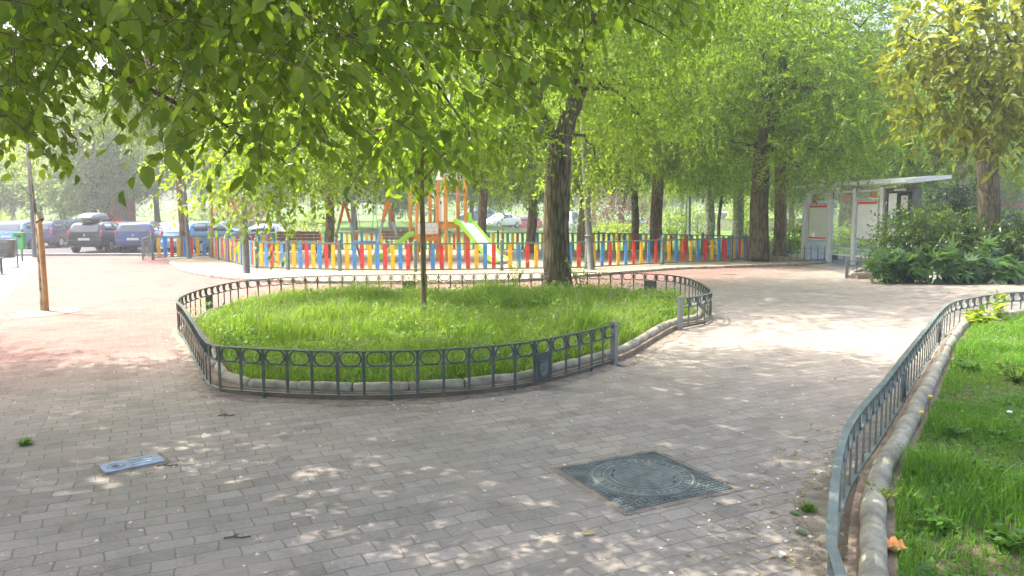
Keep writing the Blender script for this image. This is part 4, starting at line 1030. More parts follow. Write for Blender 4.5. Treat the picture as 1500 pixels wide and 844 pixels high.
# ------------------------------------------------------------------ covers and litter on the paving
c4 = [Vector(G(*p)) for p in ((815, 687), (955, 664), (1080, 714), (920, 752))]
ctr = sum(c4, Vector()) / 4; ex_ = ((c4[1] - c4[0]) + (c4[2] - c4[3])).normalized(); rzc = math.atan2(ex_.y, ex_.x)
mh = thing("manhole_cover", "square cast iron manhole cover with a round patterned lid in the paving", "manhole cover", (ctr.x, ctr.y, 0), rzc)
sd = 0.385
m = MB(); m.box((0, 0, -0.002), (2 * sd + .10, 2 * sd + .09, 0.012)); m.build("mortar_bed", M["dirt"], mh, None, .004)
m = MB(); m.box((0, 0, 0.004), (2 * sd, 2 * sd, 0.012)); m.build("frame", M["cover"], mh, None, 0.002)
m = MB()
for i in range(23):
    for j in range(23):
        x, y = (i - 11) * 0.033, (j - 11) * 0.033
        if math.hypot(x, y) > 0.335: m.box((x, y, 0.0125), (0.019, 0.019, 0.006))
m.build("frame_studs", M["cover"], mh)
m = MB(); m.lathe((0, 0, 0.010), [(0.328, 0), (0.328, 0.0035), (0.32, 0.006), (0, 0.006)], 48); lid = m.build("lid", M["cover"], mh)
m = MB()
for r0, r1 in ((0.315, 0.306), (0.245, 0.237), (0.205, 0.199)): m.lathe((0, 0, 0.0162), [(r0, 0), (r0, .004), (r1, .004), (r1, 0)], 48)
for k in range(40):
    a = 2 * PI * k / 40
    if k % 9: m.box((.276 * math.cos(a), .276 * math.sin(a), .0175), (.032, .013, .005), a + (0.25 if k % 3 else -.25))
for j in range(-7, 8):
    y = j * 0.025; hw = math.sqrt(max(0, .19 ** 2 - y * y)); 
    if hw > .02: m.box((0 if j > -2 else -.03, y, .0172), (2 * hw - (0.03 if j > -2 else 0.09), .009, .004))
m.build("lid_pattern", M["cover_hi"], lid)
m = MB()
for x, y in ((-.16, .10), (-.10, .17), (.11, -.17), (.17, -.10)): m.box((x, y, .0186), (.034, .009, .004), .5)
m.build("lifting_slot", M["black"], lid)
p4 = [Vector(G(*p)) for p in ((152, 681), (228, 666), (236, 682), (157, 693))]
ctr = sum(p4, Vector()) / 4; e1 = (p4[1] - p4[0]); rz1 = math.atan2(e1.y, e1.x)
bp_ = thing("utility_plate", "small blue grey metal access plate set in the brick paving", "access plate", (ctr.x, ctr.y, 0), rz1)
m = MB(); m.box((0, 0, -.001), (.42, .26, .010)); m.build("mortar_bed", M["dirt"], bp_, None, .004)
m = MB(); m.box((0, 0, .005), (.36, .20, .014)); pl = m.build("plate", M["bluecover"], bp_, None, .003)
m = MB(); m.lathe((-.10, 0, .012), [(.055, 0), (.055, .003), (.047, .003), (.047, 0)], 20); m.box((.06, 0, .0135), (.15, .006, .003)); m.box((.06, .05, .0135), (.15, .006, .003)); m.box((.06, -.05, .0135), (.15, .006, .003)); m.build("raised_marks", M["bluecover"], pl)
m = MB(); m.box((-.10, 0, .0135), (.035, .035, .003), .7); m.build("lock", M["black"], pl)

rngl = np.random.default_rng(31)
def dirt_strip(path, lo, hi, seed):
    rr = random.Random(seed); O = offs(path, 0.04); b = MB(); vs, fs = [], []
    wv_ = lo
    for i, p in enumerate(path):
        t = (path[min(i + 1, len(path) - 1)] - path[max(i - 1, 0)]).normalized(); nrm = Vector((-t.y, t.x, 0)); wv_ = 0.6 * wv_ + 0.4 * rr.uniform(lo, hi)
        a, c = p - nrm * .12, p + nrm * wv_
        vs += [(a.x, a.y, .006), (p.x + nrm.x * wv_ * .6, p.y + nrm.y * wv_ * .6, .012), (c.x, c.y, .0035)]
    for i in range(len(path) - 1):
        for e in range(2): fs.append((i * 3 + e, i * 3 + e + 1, i * 3 + 4 + e, i * 3 + 3 + e))
    b.add(vs, fs, True); return tag(b.build("dirt_strip", M["dirt"]), kind="structure")
fine1 = smooth_path([(p.x, p.y) for p in im], 0.06)
dirt_strip([p for p in (fine1 if sgn < 0 else fine1[::-1])], .02, .20, 1)
dirt_strip([p for p in smooth_path([(p.x, p.y) for p in br_path if p.y < 7.5], 0.06)], .03, .34, 2)
# small specks and crumbs: uncountable
n = 15000; Pl = np.stack([rngl.uniform(-5, 6, n), 2.4 + 9 * rngl.random(n) ** 1.5, np.full(n, .007)], 1)
d_edge = np.full(n, 9.0)
for pth in (im, br_path):
    A = np.array([(p.x, p.y) for p in pth]); d_edge = np.minimum(d_edge, np.min(np.hypot(Pl[:, None, 0] - A[None, :, 0], Pl[:, None, 1] - A[None, :, 1]), 1))
keepp = (rngl.random(n) < 0.10 + 0.9 * np.exp(-d_edge / 0.30)) & (~inside(im, Pl)) & (~inside(soil2, Pl)); Pl = Pl[keepp]; n = len(Pl)
dv = rngl.normal(size=(n, 3)); dv[:, 2] = 0; nv = rngl.normal(size=(n, 3)) * .3 + np.array([0, 0, 1.0]); ln = .010 + .024 * rngl.random(n) ** 2
V, F = leaves(Pl, dv, nv, ln, ln * .8); tag(np_mesh("litter_specks", V, F, M["speck"]), "pale seed and leaf crumbs scattered over the paving along the beds", "litter", kind="stuff")
n = 520; A = np.array([(p.x, p.y) for p in br_path if 2 < p.y < 6]); pick = A[rngl.integers(0, len(A), n)]
Pl = np.stack([pick[:, 0] - rngl.random(n) ** 1.5 * .7 + .05, pick[:, 1] + rngl.normal(size=n) * .12, np.full(n, .009)], 1)
dv = rngl.normal(size=(n, 3)); dv[:, 2] = .1; nv = rngl.normal(size=(n, 3)) * .4 + np.array([0, 0, 1.0]); ln = .015 + .035 * rngl.random(n) ** 2
V, F = leaves(Pl, dv, nv, ln, ln * .7); tag(np_mesh("leaf_litter", V, F, M["dryleaf"]), "dry leaf bits lying along the foot of the bent railing", "litter", kind="stuff")
fl = [(853, 783, "dryleaf", "dry curled leaf lying alone on the paving below the manhole cover"), (1172, 757, "greenleaf", "green fallen leaf on dirt near the bent railing"), (1200, 690, "speck", "pale fallen leaf beside the corner of the bent railing"), (882, 559, "dryleaf", "brown fallen leaf near the free end of the island railing"),
      (625, 610, "dryleaf", "dry brown leaf below the front of the island railing"), (1146, 810, "speck", "pale dry leaf low down on the dirty paving"), (728, 588, "dryleaf", "yellowish leaf close to the foot of the island railing"), (1182, 786, "greenleaf", "little green leaf on the dirt just above a pale dry leaf"), (332, 604, "dryleaf", "dark curled leaf by the island's rounded corner")]
for i, (px, py, mt, lb) in enumerate(fl):
    p = G(px, py); V, F = leaves(np.array([[0, 0, .006]]), np.array([[math.cos(i * 2.1), math.sin(i * 2.1), .12]]), np.array([[.2, -.3, 1.0]]), np.array([.075]), np.array([.045]), T_NEAR, F_NEAR)
    o = np_mesh("fallen_leaf", V, F, M[mt], None, True); o.location = p; tag(o, lb, "leaf", "fallen leaves on the paving")
for px, py, lb in ((330, 610, "thin dry twig lying by the island's rounded corner"), (243, 684, "short dark twig lying at the end of the blue metal plate"), (345, 790, "small twig low down on the shaded paving")):
    p = G(px, py); m = MB(); m.tube([(-.06, 0, .006), (-.02, .012, .009), (.03, .004, .007), (.07, .018, .008)], .004, 5); m.tube([(-.02, .012, .009), (0, .04, .01)], .003, 5); o = m.build("twig", M["twig"]); o.location = p; tag(o, lb, "twig", "twigs on the paving")
p = G(1306, 802, .16); wv, wf = [], []
for i in range(6):
    for j in range(5): wv.append((i * .022 - .055, j * .02 - .04, .02 + .012 * math.sin(i * 2.3 + j) + .014 * math.cos(j * 2.9 - i)))
for i in range(5):
    for j in range(4): wf.append((i * 5 + j, i * 5 + 5 + j, i * 5 + 6 + j, i * 5 + j + 1))
m = MB(); m.add(wv, wf, False); o = m.build("crumpled_wrapper", M["paperlitter"]); o.location = (p[0], p[1], .155); o.rotation_euler = (0, 0, .3); so = o.modifiers.new("thick", "SOLIDIFY"); so.thickness = .002
tag(o, "crumpled orange wrapper lying in the grass beside the log kerb", "litter")


# ------------------------------------------------------------------ posts, lamps, stakes
def lamp_post(label, base, top, h, r=0.075, collar=0.95):
    root = thing("lamp_post", label, "lamp post", base, 0, "lamp posts in the park"); d = Vector(top)
    m = MB(); m.tube([(0, 0, 0), (0, 0, .02), d * .15, d * .5, d], [r * 1.5, r * 1.15, r, r * .85, r * .6], 14); m.build("pole", M["lamp"], root)
    m = MB(); m.lathe((d.x * collar / h, d.y * collar / h, collar - .03), [(r * 1.0, 0), (r * 1.35, .01), (r * 1.35, .05), (r * 1.0, .06)], 14); m.build("collar", M["lamp"], root)
    m = MB(); m.lathe((d.x, d.y, d.z - .02), [(r * .7, 0), (.10, .05), (.22, .45), (.24, .5), (.12, .62), (0, .68)], 12); m.build("lantern", M["headl"], root)
    return root


lb_ = G(361, 402); lamp_post("grey lamp post standing on the sand before the left part of the picket fence", lb_, (-.02, 0, 6.5), 6.5, .085)
lb2 = G(866, 397); lamp_post("lamp post leaning slightly beside the thick forked trunk", (lb2[0], lb2[1], 0), (-.42, 0.3, 6.4), 6.4, .095, 1.0)
lb3 = D(277, 380, 26.4); lamp_post("slim lamp post in front of the reddish trunk at the playground corner", (lb3[0], 26.4, 0), (-.15, 0, 6.5), 6.5, .07, 1.0)
lb4 = D(51, 376, 28.0); lamp_post("dark lamp post near the parked cars behind the green litter bin", (lb4[0], 28.0, 0), (0, 0, 6.2), 6.2, .07, .9)
lb5 = D(1009, 355, 44); lamp_post("pale slender lamp column on the far lawn", (lb5[0], 44, 0.0), (0, 0, 5), 5, .085, .9)
lb6 = D(178, 350, 56); lamp_post("pale lamp column in front of the red hut", (lb6[0], 56, .6), (0, 0, 5), 5, .1, .9)
# timber stake with a tied thin tree
st = G(68, 458)
tg = thing("tree_stake", "thick round brown timber stake standing in the sunny paving", "stake", st)
m = MB(); m.tube([(0, 0, 0), (0, 0, .5), (-.01, 0, 1.2), (-.03, 0, 1.62)], [.045, .043, .042, .04], 14, wob=.02); m.build("post", M["wood"], tg)
m = MB(); m.tube([(-.09, .05, 1.48), (-.03, -.065, 1.5), (.05, .0, 1.56), (-.02, .07, 1.5), (-.1, .07, 1.47)], .012, 6); m.build("tie", M["black"], tg)
sm = MB()
m = MB(); sp = [(st[0] + .45 * math.cos(2 * PI * k / 20) * (1 + .15 * math.sin(k * 2.3)), st[1] + .7 * math.sin(2 * PI * k / 20) * (1 + .12 * math.cos(k * 1.7))) for k in range(20)]
m.add([(x, y, .006) for x, y in sp] + [(st[0], st[1], .035)], [(k, (k + 1) % 20, 20) for k in range(20)], True); tag(m.build("tree_pit_soil", M["dirt"]), kind="structure")
tree("staked_tree", "thin bare young tree tied behind the brown timber stake", [(st[0] - .12, st[1] + .08, 0), (st[0] - .12, st[1] + .08, 1.4), (st[0] - .2, st[1] + .1, 2.9)], [.026, .022, .012], [((st[0] - .16, st[1] + .09, 1.9), (st[0] - .5, st[1], 2.6), .010, .004), ((st[0] - .17, st[1] + .09, 2.1), (st[0] + .1, st[1], 2.8), .010, .004)],
     [((st[0] - .2, st[1] + .1, 2.9), (.4, .4, .4), 22)], M["barkpale"], LM["light"], leaf=.07, per=7, twig=.3, seed=31, flare=1.0, sub=2)
for px, Y, h, lb in ((312, 26.8, 1.9, "slim brown timber post at the inner corner of the picket fence"),):
    p = D(px, 380, Y); tg = thing("timber_post", lb, "post", (p[0], Y, 0)); m = MB(); m.tube([(0, 0, 0), (0, 0, 1), (.02, 0, 2.45)], [.065, .06, .055], 12, wob=.02); m.build("post", M["wood"], tg)
    m = MB(); m.lathe((.02, 0, 2.45), [(.055, 0), (.05, .02), (0, .03)], 12); m.build("cap", M["galv"], tg)
for px, Y, h, lb, c in ((588, 40, 4, "x", "black"),): pass

# litter bins and bench at the far left
p = G(33, 383); bn = thing("litter_bin", "small bright green litter bin on a post near the parked cars", "bin", p)
m = MB(); m.tube([(0, 0, 0), (0, 0, .95)], .03, 8); m.build("post", M["green_iron"], bn)
m = MB(); m.prism([(-.17, -.16), (.17, -.16), (.17, .02), (-.17, .02)], .42, .96); bd = m.build("bin_body", M["binplastic"], bn, None, .025)
m = MB(); m.box((0, -.168, .86), (.22, .012, .07)); m.build("slot", M["black"], bd)
m = MB(); m.box((0, -.07, .975), (.37, .22, .03)); m.build("hood", M["binplastic"], bn, None, .01)
p = G(12, 392); bn = thing("dark_bin", "dark grey metal waste bin at the picture's edge on the pale pavement", "bin", p)
m = MB(); m.lathe((0, 0, .30), [(.0, 0), (.20, 0), (.27, .52), (.28, .54), (.25, .54), (.24, .5), (0, .48)], 18); m.build("bin_body", M["lamp"], bn)
for s in (-1, 1):
    m = MB(); m.tube([(s * .30, 0, 0), (s * .30, 0, .95)], .02, 8); m.build("post", M["lamp"], bn)
p = G(2, 404); bn = thing("park_bench", "end of a dark slatted bench on the pale pavement at the picture's edge", "bench", (p[0] - .95, p[1] + .3, 0), .15)
def bench(root, wdt, mw, mm):
    for nm, rows in (("seat", [(0, -.22 + k * .11, .44, .09, .03) for k in range(4)]), ("backrest", [(0, .25 + k * .02, .56 + k * .13, .03, .10) for k in range(3)])):
        m = MB()
        for (x, y, z, dy, dz) in rows: m.box((x, y, z), (wdt, dy, dz))
        m.build(nm, mw, root, None, .006)
    for s in (-1, 1):
        m = MB(); x = s * (wdt / 2 - .15); m.box((x, -.2, .21), (.05, .05, .42)); m.box((x, .2, .21), (.05, .05, .42)); m.box((x, 0, .405), (.05, .45, .03)); m.bar((x, .225, .40), (x, .325, .88), .05, .04); m.build("leg", mm, root, None, .004)
bench(bn, 1.5, M["lamp"], M["lamp"])
for px, Y, rz, lb in ((440, 30.4, .05, "brown slatted bench inside the playground by the reddish trunk"), (592, 31.2, -.08, "brown slatted bench inside the playground beyond the swings"), (-1, 0, 0, 0)):
    if px < 0: continue
    p = D(px, 370, Y); o = thing("park_bench", lb, "bench", (p[0], Y, .035), rz + PI, "benches in the playground"); bench(o, 1.7, M["bench"], M["lamp"])

# ------------------------------------------------------------------ play equipment
pt = thing("play_tower", "orange timber play tower with white castle panels and two lime green slides", "play tower", (-2.21, 25.0, .03))
U, W = Vector((.64, .30, 0)), Vector((-.30, .62, 0)); rzt = math.atan2(U.y, U.x)
def pp(a, b, z, o=Vector((0, 0, 0))): q = o + U * a + W * b; return (q.x, q.y, z)
O2 = Vector((-.95, -.15, 0))
for (o, H, dk) in ((Vector((0, 0, 0)), 2.82, 1.30), (O2, 2.45, .88)):
    for a in (0, 1):
        for b_ in (0, 1):
            q = pp(a, b_, H / 2, o); m = MB(); m.box(q, (.10, .10, H), rzt); m.build("post", M["orange"], pt, None, .008)
    q = pp(.5, .5, dk, o); m = MB(); m.box(q, (U.length, W.length, .06), rzt); m.build("deck", M["orange"], pt, None, .006)
    for a, b_ in ((0.5, -.09), (.5, 1.09)):
        q = pp(a, b_, dk - .13, o); m = MB(); m.box(q, (U.length + .1, .035, .14), rzt); m.build("beam", M["orange"], pt, None, .005)
    q = pp(-.10, .5, dk - .13, o); m = MB(); m.box(q, (.035, W.length, .14), rzt); m.build("beam", M["orange"], pt, None, .005)
def panel(a0, b0, a1, b1, z0, z1, o=Vector((0, 0, 0)), cren=False):
    A, B = Vector(pp(a0, b0, 0, o)), Vector(pp(a1, b1, 0, o)); d = B - A; L = d.length; rz = math.atan2(d.y, d.x); c = (A + B) / 2
    m = MB(); m.box((c.x, c.y, (z0 + z1) / 2), (L, .03, z1 - z0), rz)
    if cren:
        for k in (-1, 0, 1): q = c + d * (k * .36); m.box((q.x, q.y, z1 + .05), (L * .2, .03, .10), rz)
    o_ = m.build("panel", M["white"], pt, None, .004)
    m = MB(); nn = Vector((d.y, -d.x, 0)).normalized() * .0175
    for k in range(int((z1 - z0) / .14)):
        z = z0 + .14 * (k + .5); m.box((c.x + nn.x, c.y + nn.y, z), (L * .96, .004, .012), rz)
        for e in (-.3, 0.02, .3): q = c + d * (e + (.15 if k % 2 else 0)) + nn; m.box((q.x, q.y, z + .07), (.012, .004, .12), rz)
    m.build("brick_lines", M["brickline"], o_)
panel(-.12, 0, -.12, 1, 1.33, 2.15); panel(-.12, 0, -.12, 1, 2.72, 2.98, cren=True); panel(.12, 1.1, 1.05, 1.1, 2.72, 2.98, cren=True); panel(0, -.12, 1, -.12, 2.72, 2.96, cren=True); panel(.0, -.12, 1, -.12, .92, 1.28, O2)
for (a0, b0, a1, b1, z, o) in ((0, 0, 1, 0, 2.25, Vector((0, 0, 0))), (1, 0, 1, 1, 2.2, Vector((0, 0, 0))), (0, 0, 1, 0, 1.62, O2), (0, 1, 0, 0, 1.62, O2), (1, 0, 1, 1, 1.75, Vector((0, 0, 0)))):
    m = MB(); m.tube([pp(a0, b0, z, o), pp(a1, b1, z, o)], .02, 8); m.build("crossbar", M["galv"], pt)
def slide(start, dirv, L, z0, z1, wdt, col):
    d = Vector(dirv).normalized(); s = Vector((-d.y, d.x, 0)); n = 9; bed_, sides = MB(), [MB(), MB()]
    prof = []
    for i in range(n):
        t = i / (n - 1); tt = max(0, min(1, (t - .08) / .74)); z = z0 + (z1 - z0) * tt; prof.append(Vector(start) + d * (L * t) + Vector((0, 0, z)))
    vs, fs = [], []
    for p in prof: vs += [p + s * wdt / 2, p - s * wdt / 2, p - s * wdt / 2 - Vector((0, 0, .03)), p + s * wdt / 2 - Vector((0, 0, .03))]
    for i in range(n - 1):
        for e in range(4): fs.append((i * 4 + e, i * 4 + (e + 1) % 4, i * 4 + 4 + (e + 1) % 4, i * 4 + 4 + e))
    bed_.add(vs, fs, False); sl = bed_.build("slide", M["slide"], pt)
    for k, sg in enumerate((1, -1)):
        vs, fs = [], []
        for p in prof:
            q = p + s * (sg * (wdt / 2 + .02)); vs += [q + s * .02 + Vector((0, 0, -.06)), q - s * .02 + Vector((0, 0, -.06)), q - s * .02 + Vector((0, 0, .11)), q + s * .02 + Vector((0, 0, .11))]
        for i in range(n - 1):
            for e in range(4): fs.append((i * 4 + e, i * 4 + (e + 1) % 4, i * 4 + 4 + (e + 1) % 4, i * 4 + 4 + e))
        fs += [(0, 1, 2, 3), tuple(len(vs) - 1 - j for j in range(4))]
        sides[k].add(vs, fs); sides[k].build("slide_side", M["lime"], sl, None, .006)
slide(Vector(pp(.80, .02, 0)), (.86, -1.0, 0), 2.25, 1.33, .12, .56, "lime")
slide(Vector(pp(-.02, .5, 0, O2)), (-1.0, -.25, 0), 1.35, .90, .12, .38, "lime")
m = MB(); m.add([pp(1.0, 0, 1.33), pp(1.25, -.15, 1.33), pp(1.25, -.15, 1.62), pp(1.0, 0, 1.66)], [(0, 1, 2, 3)]); o = m.build("slide_gate", M["lime"], pt); q = o.modifiers.new("thick", "SOLIDIFY"); q.thickness = .03

sw = thing("swing_frame", "metal swing frame with orange topped legs and a blue basket seat", "swing", (-6.1, 27.3, .03))
A, B = Vector((0, 0, 2.0)), Vector((1.75, -1.1, 2.05)); dd = (B - A).normalized(); pr = Vector((-dd.y, dd.x, 0)).normalized()
for e in (A, B):
    for s in (-1, 1):
        f = e + pr * (s * .75) - Vector((0, 0, e.z)); m = MB(); m.tube([f, e.lerp(f, .35)], .045, 10); lg = m.build("leg", M["galv"], sw)
        m = MB(); m.tube([e.lerp(f, .35), e + Vector((0, 0, .05))], .058, 10); m.build("leg_sleeve", M["orangeprint"], lg)
m = MB(); m.tube([A, B], .05, 10); m.build("crossbar", M["galv"], sw)
mid = (A + B) / 2; m = MB(); m.lathe((mid.x, mid.y, .52), [(.30, .02), (.48, 0), (.52, .05), (.48, .10), (.42, .08), (.30, .02)], 20); m.build("basket", M["blue"], sw)
m = MB()
for k in range(-3, 4): m.tube([(mid.x - .4, mid.y + k * .1, .55), (mid.x + .4, mid.y + k * .1, .55)], .008, 4); m.tube([(mid.x + k * .1, mid.y - .4, .555), (mid.x + k * .1, mid.y + .4, .555)], .008, 4)
m.build("net", M["red"], sw)
for s in (-1, 1):
    for u in (-1, 1):
        m = MB(); m.tube([mid + dd * (s * .45), Vector((mid.x, mid.y, .6)) + dd * (s * .42) + pr * (u * .22)], .012, 5); m.build("chain", M["galv"], sw)

# ------------------------------------------------------------------ bus shelter
sA, sB = Vector(D(1176, 378, 26.6)), Vector(D(1336, 378, 21.2)); sA.z = sB.z = 0
sd_ = sB - sA; SL = sd_.length; rzs = math.atan2(sd_.y, sd_.x)
bs = thing("bus_shelter", "white bus shelter with glass panels and a sloping roof behind the shrubs", "bus shelter", (sA.x, sA.y, 0), rzs)
HS = 2.42
for k in range(4):
    x = .25 + k * (SL - 1.6) / 3; m = MB(); m.box((x, 0, HS / 2), (.16, .13, HS)); m.build("post", M["shelter"], bs, None, .01)
m = MB(); m.box((-.06, .55, 1.05), (.09, 1.15, 2.1)); m.build("end_panel", M["shelter"], bs, None, .01)
rf = MB(); n = 9; vs, fs = [], []
for i in range(n):
    x = -.35 + (SL + .45) * i / (n - 1)
    for y, z in ((-.32, HS + .05), (.4, HS + .13), (1.05, HS + .20), (1.05, HS + .30), (.4, HS + .27), (-.32, HS + .17)): vs.append((x, y, z))
for i in range(n - 1):
    for e in range(6): fs.append((i * 6 + e, i * 6 + (e + 1) % 6, i * 6 + 6 + (e + 1) % 6, i * 6 + 6 + e))
fs += [tuple(range(6)), tuple(len(vs) - 1 - j for j in range(6))]
rf.add(vs, fs); rf = rf.build("roof", M["shelter"], bs)
m = MB()
for i in range(9):
    x = -.3 + (SL + .35) * i / 8; m.box((x, -.325, HS + .11), (.02, .02, .125)); 
m.tube([(-.35, -.335, HS + .075), (SL + .1, -.335, HS + .075)], .018, 6)
m.build("gutter_joints", M["galv"], rf)
for k in range(3):
    x0 = .25 + k * (SL - 1.6) / 3 + .09; x1 = x0 + (SL - 1.6) / 3 - .18
    m = MB(); m.box(((x0 + x1) / 2, 0, 1.30), (x1 - x0, .012, 2.0)); m.build("glass_pane", M["glass"], bs)
    m = MB(); m.box(((x0 + x1) / 2, 0, .28), (x1 - x0, .05, .05)); m.build("glass_rail", M["shelter"], bs, None, .005)
    m = MB(); m.box(((x0 + x1) / 2, 0, 2.33), (x1 - x0, .06, .07)); m.build("glass_rail", M["shelter"], bs, None, .005)
def posterp(xc, w_, z0, z1, strips, mt, y=-.03):
    m = MB(); m.box((xc, y, (z0 + z1) / 2), (w_ + .09, .022, z1 - z0 + .09)); fr = m.build("poster_frame", M["galv"], bs, None, .004)
    m = MB(); m.box((xc, y - .014, (z0 + z1) / 2), (w_, .006, z1 - z0)); m.build("poster", mt, fr)
    m = MB()
    for (z, h_, ww) in strips: m.box((xc, y - .019, z), (ww, .005, h_))
    if strips: m.build("printed_band", M["redprint"], fr)
pw = (SL - 1.6) / 3
posterp(.25 + pw * .5, 1.05, .72, 1.92, [(1.87, .07, 1.0), (.79, .05, 1.0)], M["poster"])
posterp(.25 + pw * 2.5, .95, .85, 2.02, [(1.96, .08, .92)], M["poster"])
for xc, z in ((.25 + pw * .35, 2.16), (.25 + pw * 1.6, 2.12), (.25 + pw * 2.62, 2.2)):
    m = MB(); m.box((xc, .02, z), (.34, .012, .17), 0, 0, .12); o = m.build("sticker", M["orangeprint"], bs)
m = MB(); m.box((.25 + pw * .22, .02, 2.05), (.28, .012, .14)); m.build("sticker", M["redprint"], bs)
m = MB(); m.box((.25 + pw * 1.5, .45, .46), (pw * 1.7, .32, .05)); m.build("seat", M["shelter"], bs, None, .01)
x0 = SL - 1.12
m = MB(); m.box((x0 + .5, .1, 1.35), (1.25, .22, 2.05)); m.box((x0 + .1, .1, .18), (.1, .16, .34)); m.box((x0 + .9, .1, .18), (.1, .16, .34)); lbx = m.build("light_box", M["lamp"], bs, None, .012)
m = MB(); m.box((x0 + .5, -.016, 1.40), (1.02, .012, 1.70)); m.build("display", M["carglass"], lbx)
m = MB(); m.box((x0 + .22, -.026, 1.42), (.34, .006, 1.60)); m.build("display_poster", M["poster"], lbx)
m = MB(); m.box((x0 + .72, -.026, 1.95), (.28, .006, .4)); m.build("display_poster", M["brickline"], lbx)
m = MB(); m.box((x0 + .5, -.016, 2.32), (.5, .01, .06)); m.build("name_strip", M["plate"], lbx)

# ------------------------------------------------------------------ cars
def car(label, loc, rz, paint, kind="hatch", box_=False, group="parked cars"):
    root = thing("parked_car", label, "car", loc, rz, group)
    pm = plain("car_paint_" + str(len(bpy.data.materials)), paint, 0.28, 0.04, 1, 0, 40, 0.15, 0.5, 0.8)
    ST = {"hatch": [(0, .34, .70, .72, .74), (.06, .30, .93, .97, .80), (.30, .28, .99, 1.36, .84), (.55, .28, 1.0, 1.45, .85), (1.2, .28, .99, 1.49, .86), (2.0, .28, .98, 1.46, .86), (2.45, .28, .98, 1.36, .85), (3.1, .28, .96, .99, .84), (3.7, .28, .84, .87, .80), (3.98, .30, .62, .66, .70), (4.05, .36, .5, .52, .62)],
          "sedan": [(0, .36, .68, .70, .72), (.06, .32, .90, .94, .78), (.75, .28, .97, 1.02, .83), (1.35, .28, .97, 1.38, .85), (1.9, .28, .97, 1.44, .86), (2.5, .28, .96, 1.38, .86), (3.2, .28, .94, .97, .85), (4.0, .28, .82, .85, .80), (4.32, .30, .62, .66, .70), (4.4, .36, .5, .52, .62)],
          "van": [(0, .38, 1.0, 1.05, .84), (.05, .34, 1.1, 1.98, .88), (.3, .30, 1.1, 2.06, .9), (2.8, .30, 1.1, 2.06, .9), (3.3, .30, 1.1, 1.9, .9), (4.1, .30, 1.08, 1.12, .88), (4.7, .30, .9, .95, .84), (4.85, .36, .6, .64, .72)]}[kind]
    vs, fs = [], []; k = 10
    def ringp(x, zb, zw, zr, w):
        wr = w - 0.42 * (zr - zw) if zr - zw > .08 else w - .05
        return [(-w * .92, zb), (-w, zb + .14), (-w, zw - .08), (-w * .965, zw), (-wr, zr - .05), (-wr + .10, zr), (wr - .10, zr), (wr, zr - .05), (w * .965, zw), (w, zw - .08), (w, zb + .14), (w * .92, zb)]
    for s in ST:
        for y, z in ringp(*s): vs.append((s[0], y, z))
    k = 12
    for i in range(len(ST) - 1):
        for e in range(k): fs.append((i * k + e, i * k + (e + 1) % k, (i + 1) * k + (e + 1) % k, (i + 1) * k + e))
    fs += [tuple(range(k - 1, -1, -1)), tuple((len(ST) - 1) * k + e for e in range(k))]
    m = MB(); m.add(vs, fs, True); body = m.build("body", pm, root); bv = body.modifiers.new("bevel", "BEVEL"); bv.width = .02; bv.segments = 2; bv.limit_method = "ANGLE"; bv.angle_limit = .6
    R = [ringp(*s) for s in ST]; X = [s[0] for s in ST]
    def strip(nm, i, j, e0, e1, t0=.0, t1=1.0, s0=.12, s1=.88, par=root):
        def at(x, e):
            for q in range(len(X) - 1):
                if X[q] <= x <= X[q + 1]:
                    t = (x - X[q]) / (X[q + 1] - X[q]); a, b2 = R[q][e], R[q + 1][e]; return Vector((x, a[0] + (b2[0] - a[0]) * t, a[1] + (b2[1] - a[1]) * t))
        n = 8; vs2, fs2 = [], []
        for q in range(n + 1):
            x = i + (j - i) * q / n; a, b2 = at(x, e0), at(x, e1); vs2 += [a.lerp(b2, s0), a.lerp(b2, s1)]
        sgn2 = -1 if vs2[0].y < 0 else 1
        for v in vs2: v.y += sgn2 * .012
        for q in range(n): fs2.append((2 * q, 2 * q + 1, 2 * q + 3, 2 * q + 2))
        mm = MB(); mm.add(vs2, fs2, True); o2 = mm.build(nm, M["carglass"], par); so2 = o2.modifiers.new("thick", "SOLIDIFY"); so2.thickness = .006; so2.offset = 0
    roofs = [i for i, s in enumerate(ST) if s[3] - s[2] > .3]; xa, xb = ST[roofs[0]][0], ST[roofs[-1]][0]
    for e0, e1 in ((3, 4), (8, 7)):
        xm = xa + (xb - xa) * .5
        strip("side_window", xa + .12, xm - .04, e0, e1); strip("side_window", xm + .04, xb + .15, e0, e1)
    def cross(nm, i, j, t0, t1):
        a, b2 = [Vector((X[i], *R[i][e])) for e in (4, 7)], [Vector((X[j], *R[j][e])) for e in (4, 7)]
        if R[i][5][1] < R[j][5][1]: a = [Vector((X[i], R[i][3][0], R[i][3][1])), Vector((X[i], R[i][8][0], R[i][8][1]))]
        else: b2 = [Vector((X[j], R[j][3][0], R[j][3][1])), Vector((X[j], R[j][8][0], R[j][8][1]))]
        sgx = 1 if X[i] > 2 else -1
        q = [a[0].lerp(b2[0], t0), a[1].lerp(b2[1], t0), a[1].lerp(b2[1], t1), a[0].lerp(b2[0], t1)]
        for v in q: v.y *= .78; v.x += sgx * .03; v.z += .035
        mm = MB(); mm.add(q, [(0, 1, 2, 3)]); o2 = mm.build(nm, M["carglass"], root); so2 = o2.modifiers.new("thick", "SOLIDIFY"); so2.thickness = .012; so2.offset = 0
    cross("rear_window", roofs[0] - 1, roofs[0], .10, .88); cross("windscreen", roofs[-1], roofs[-1] + 1, .12, .90)
    Lc = X[-1]
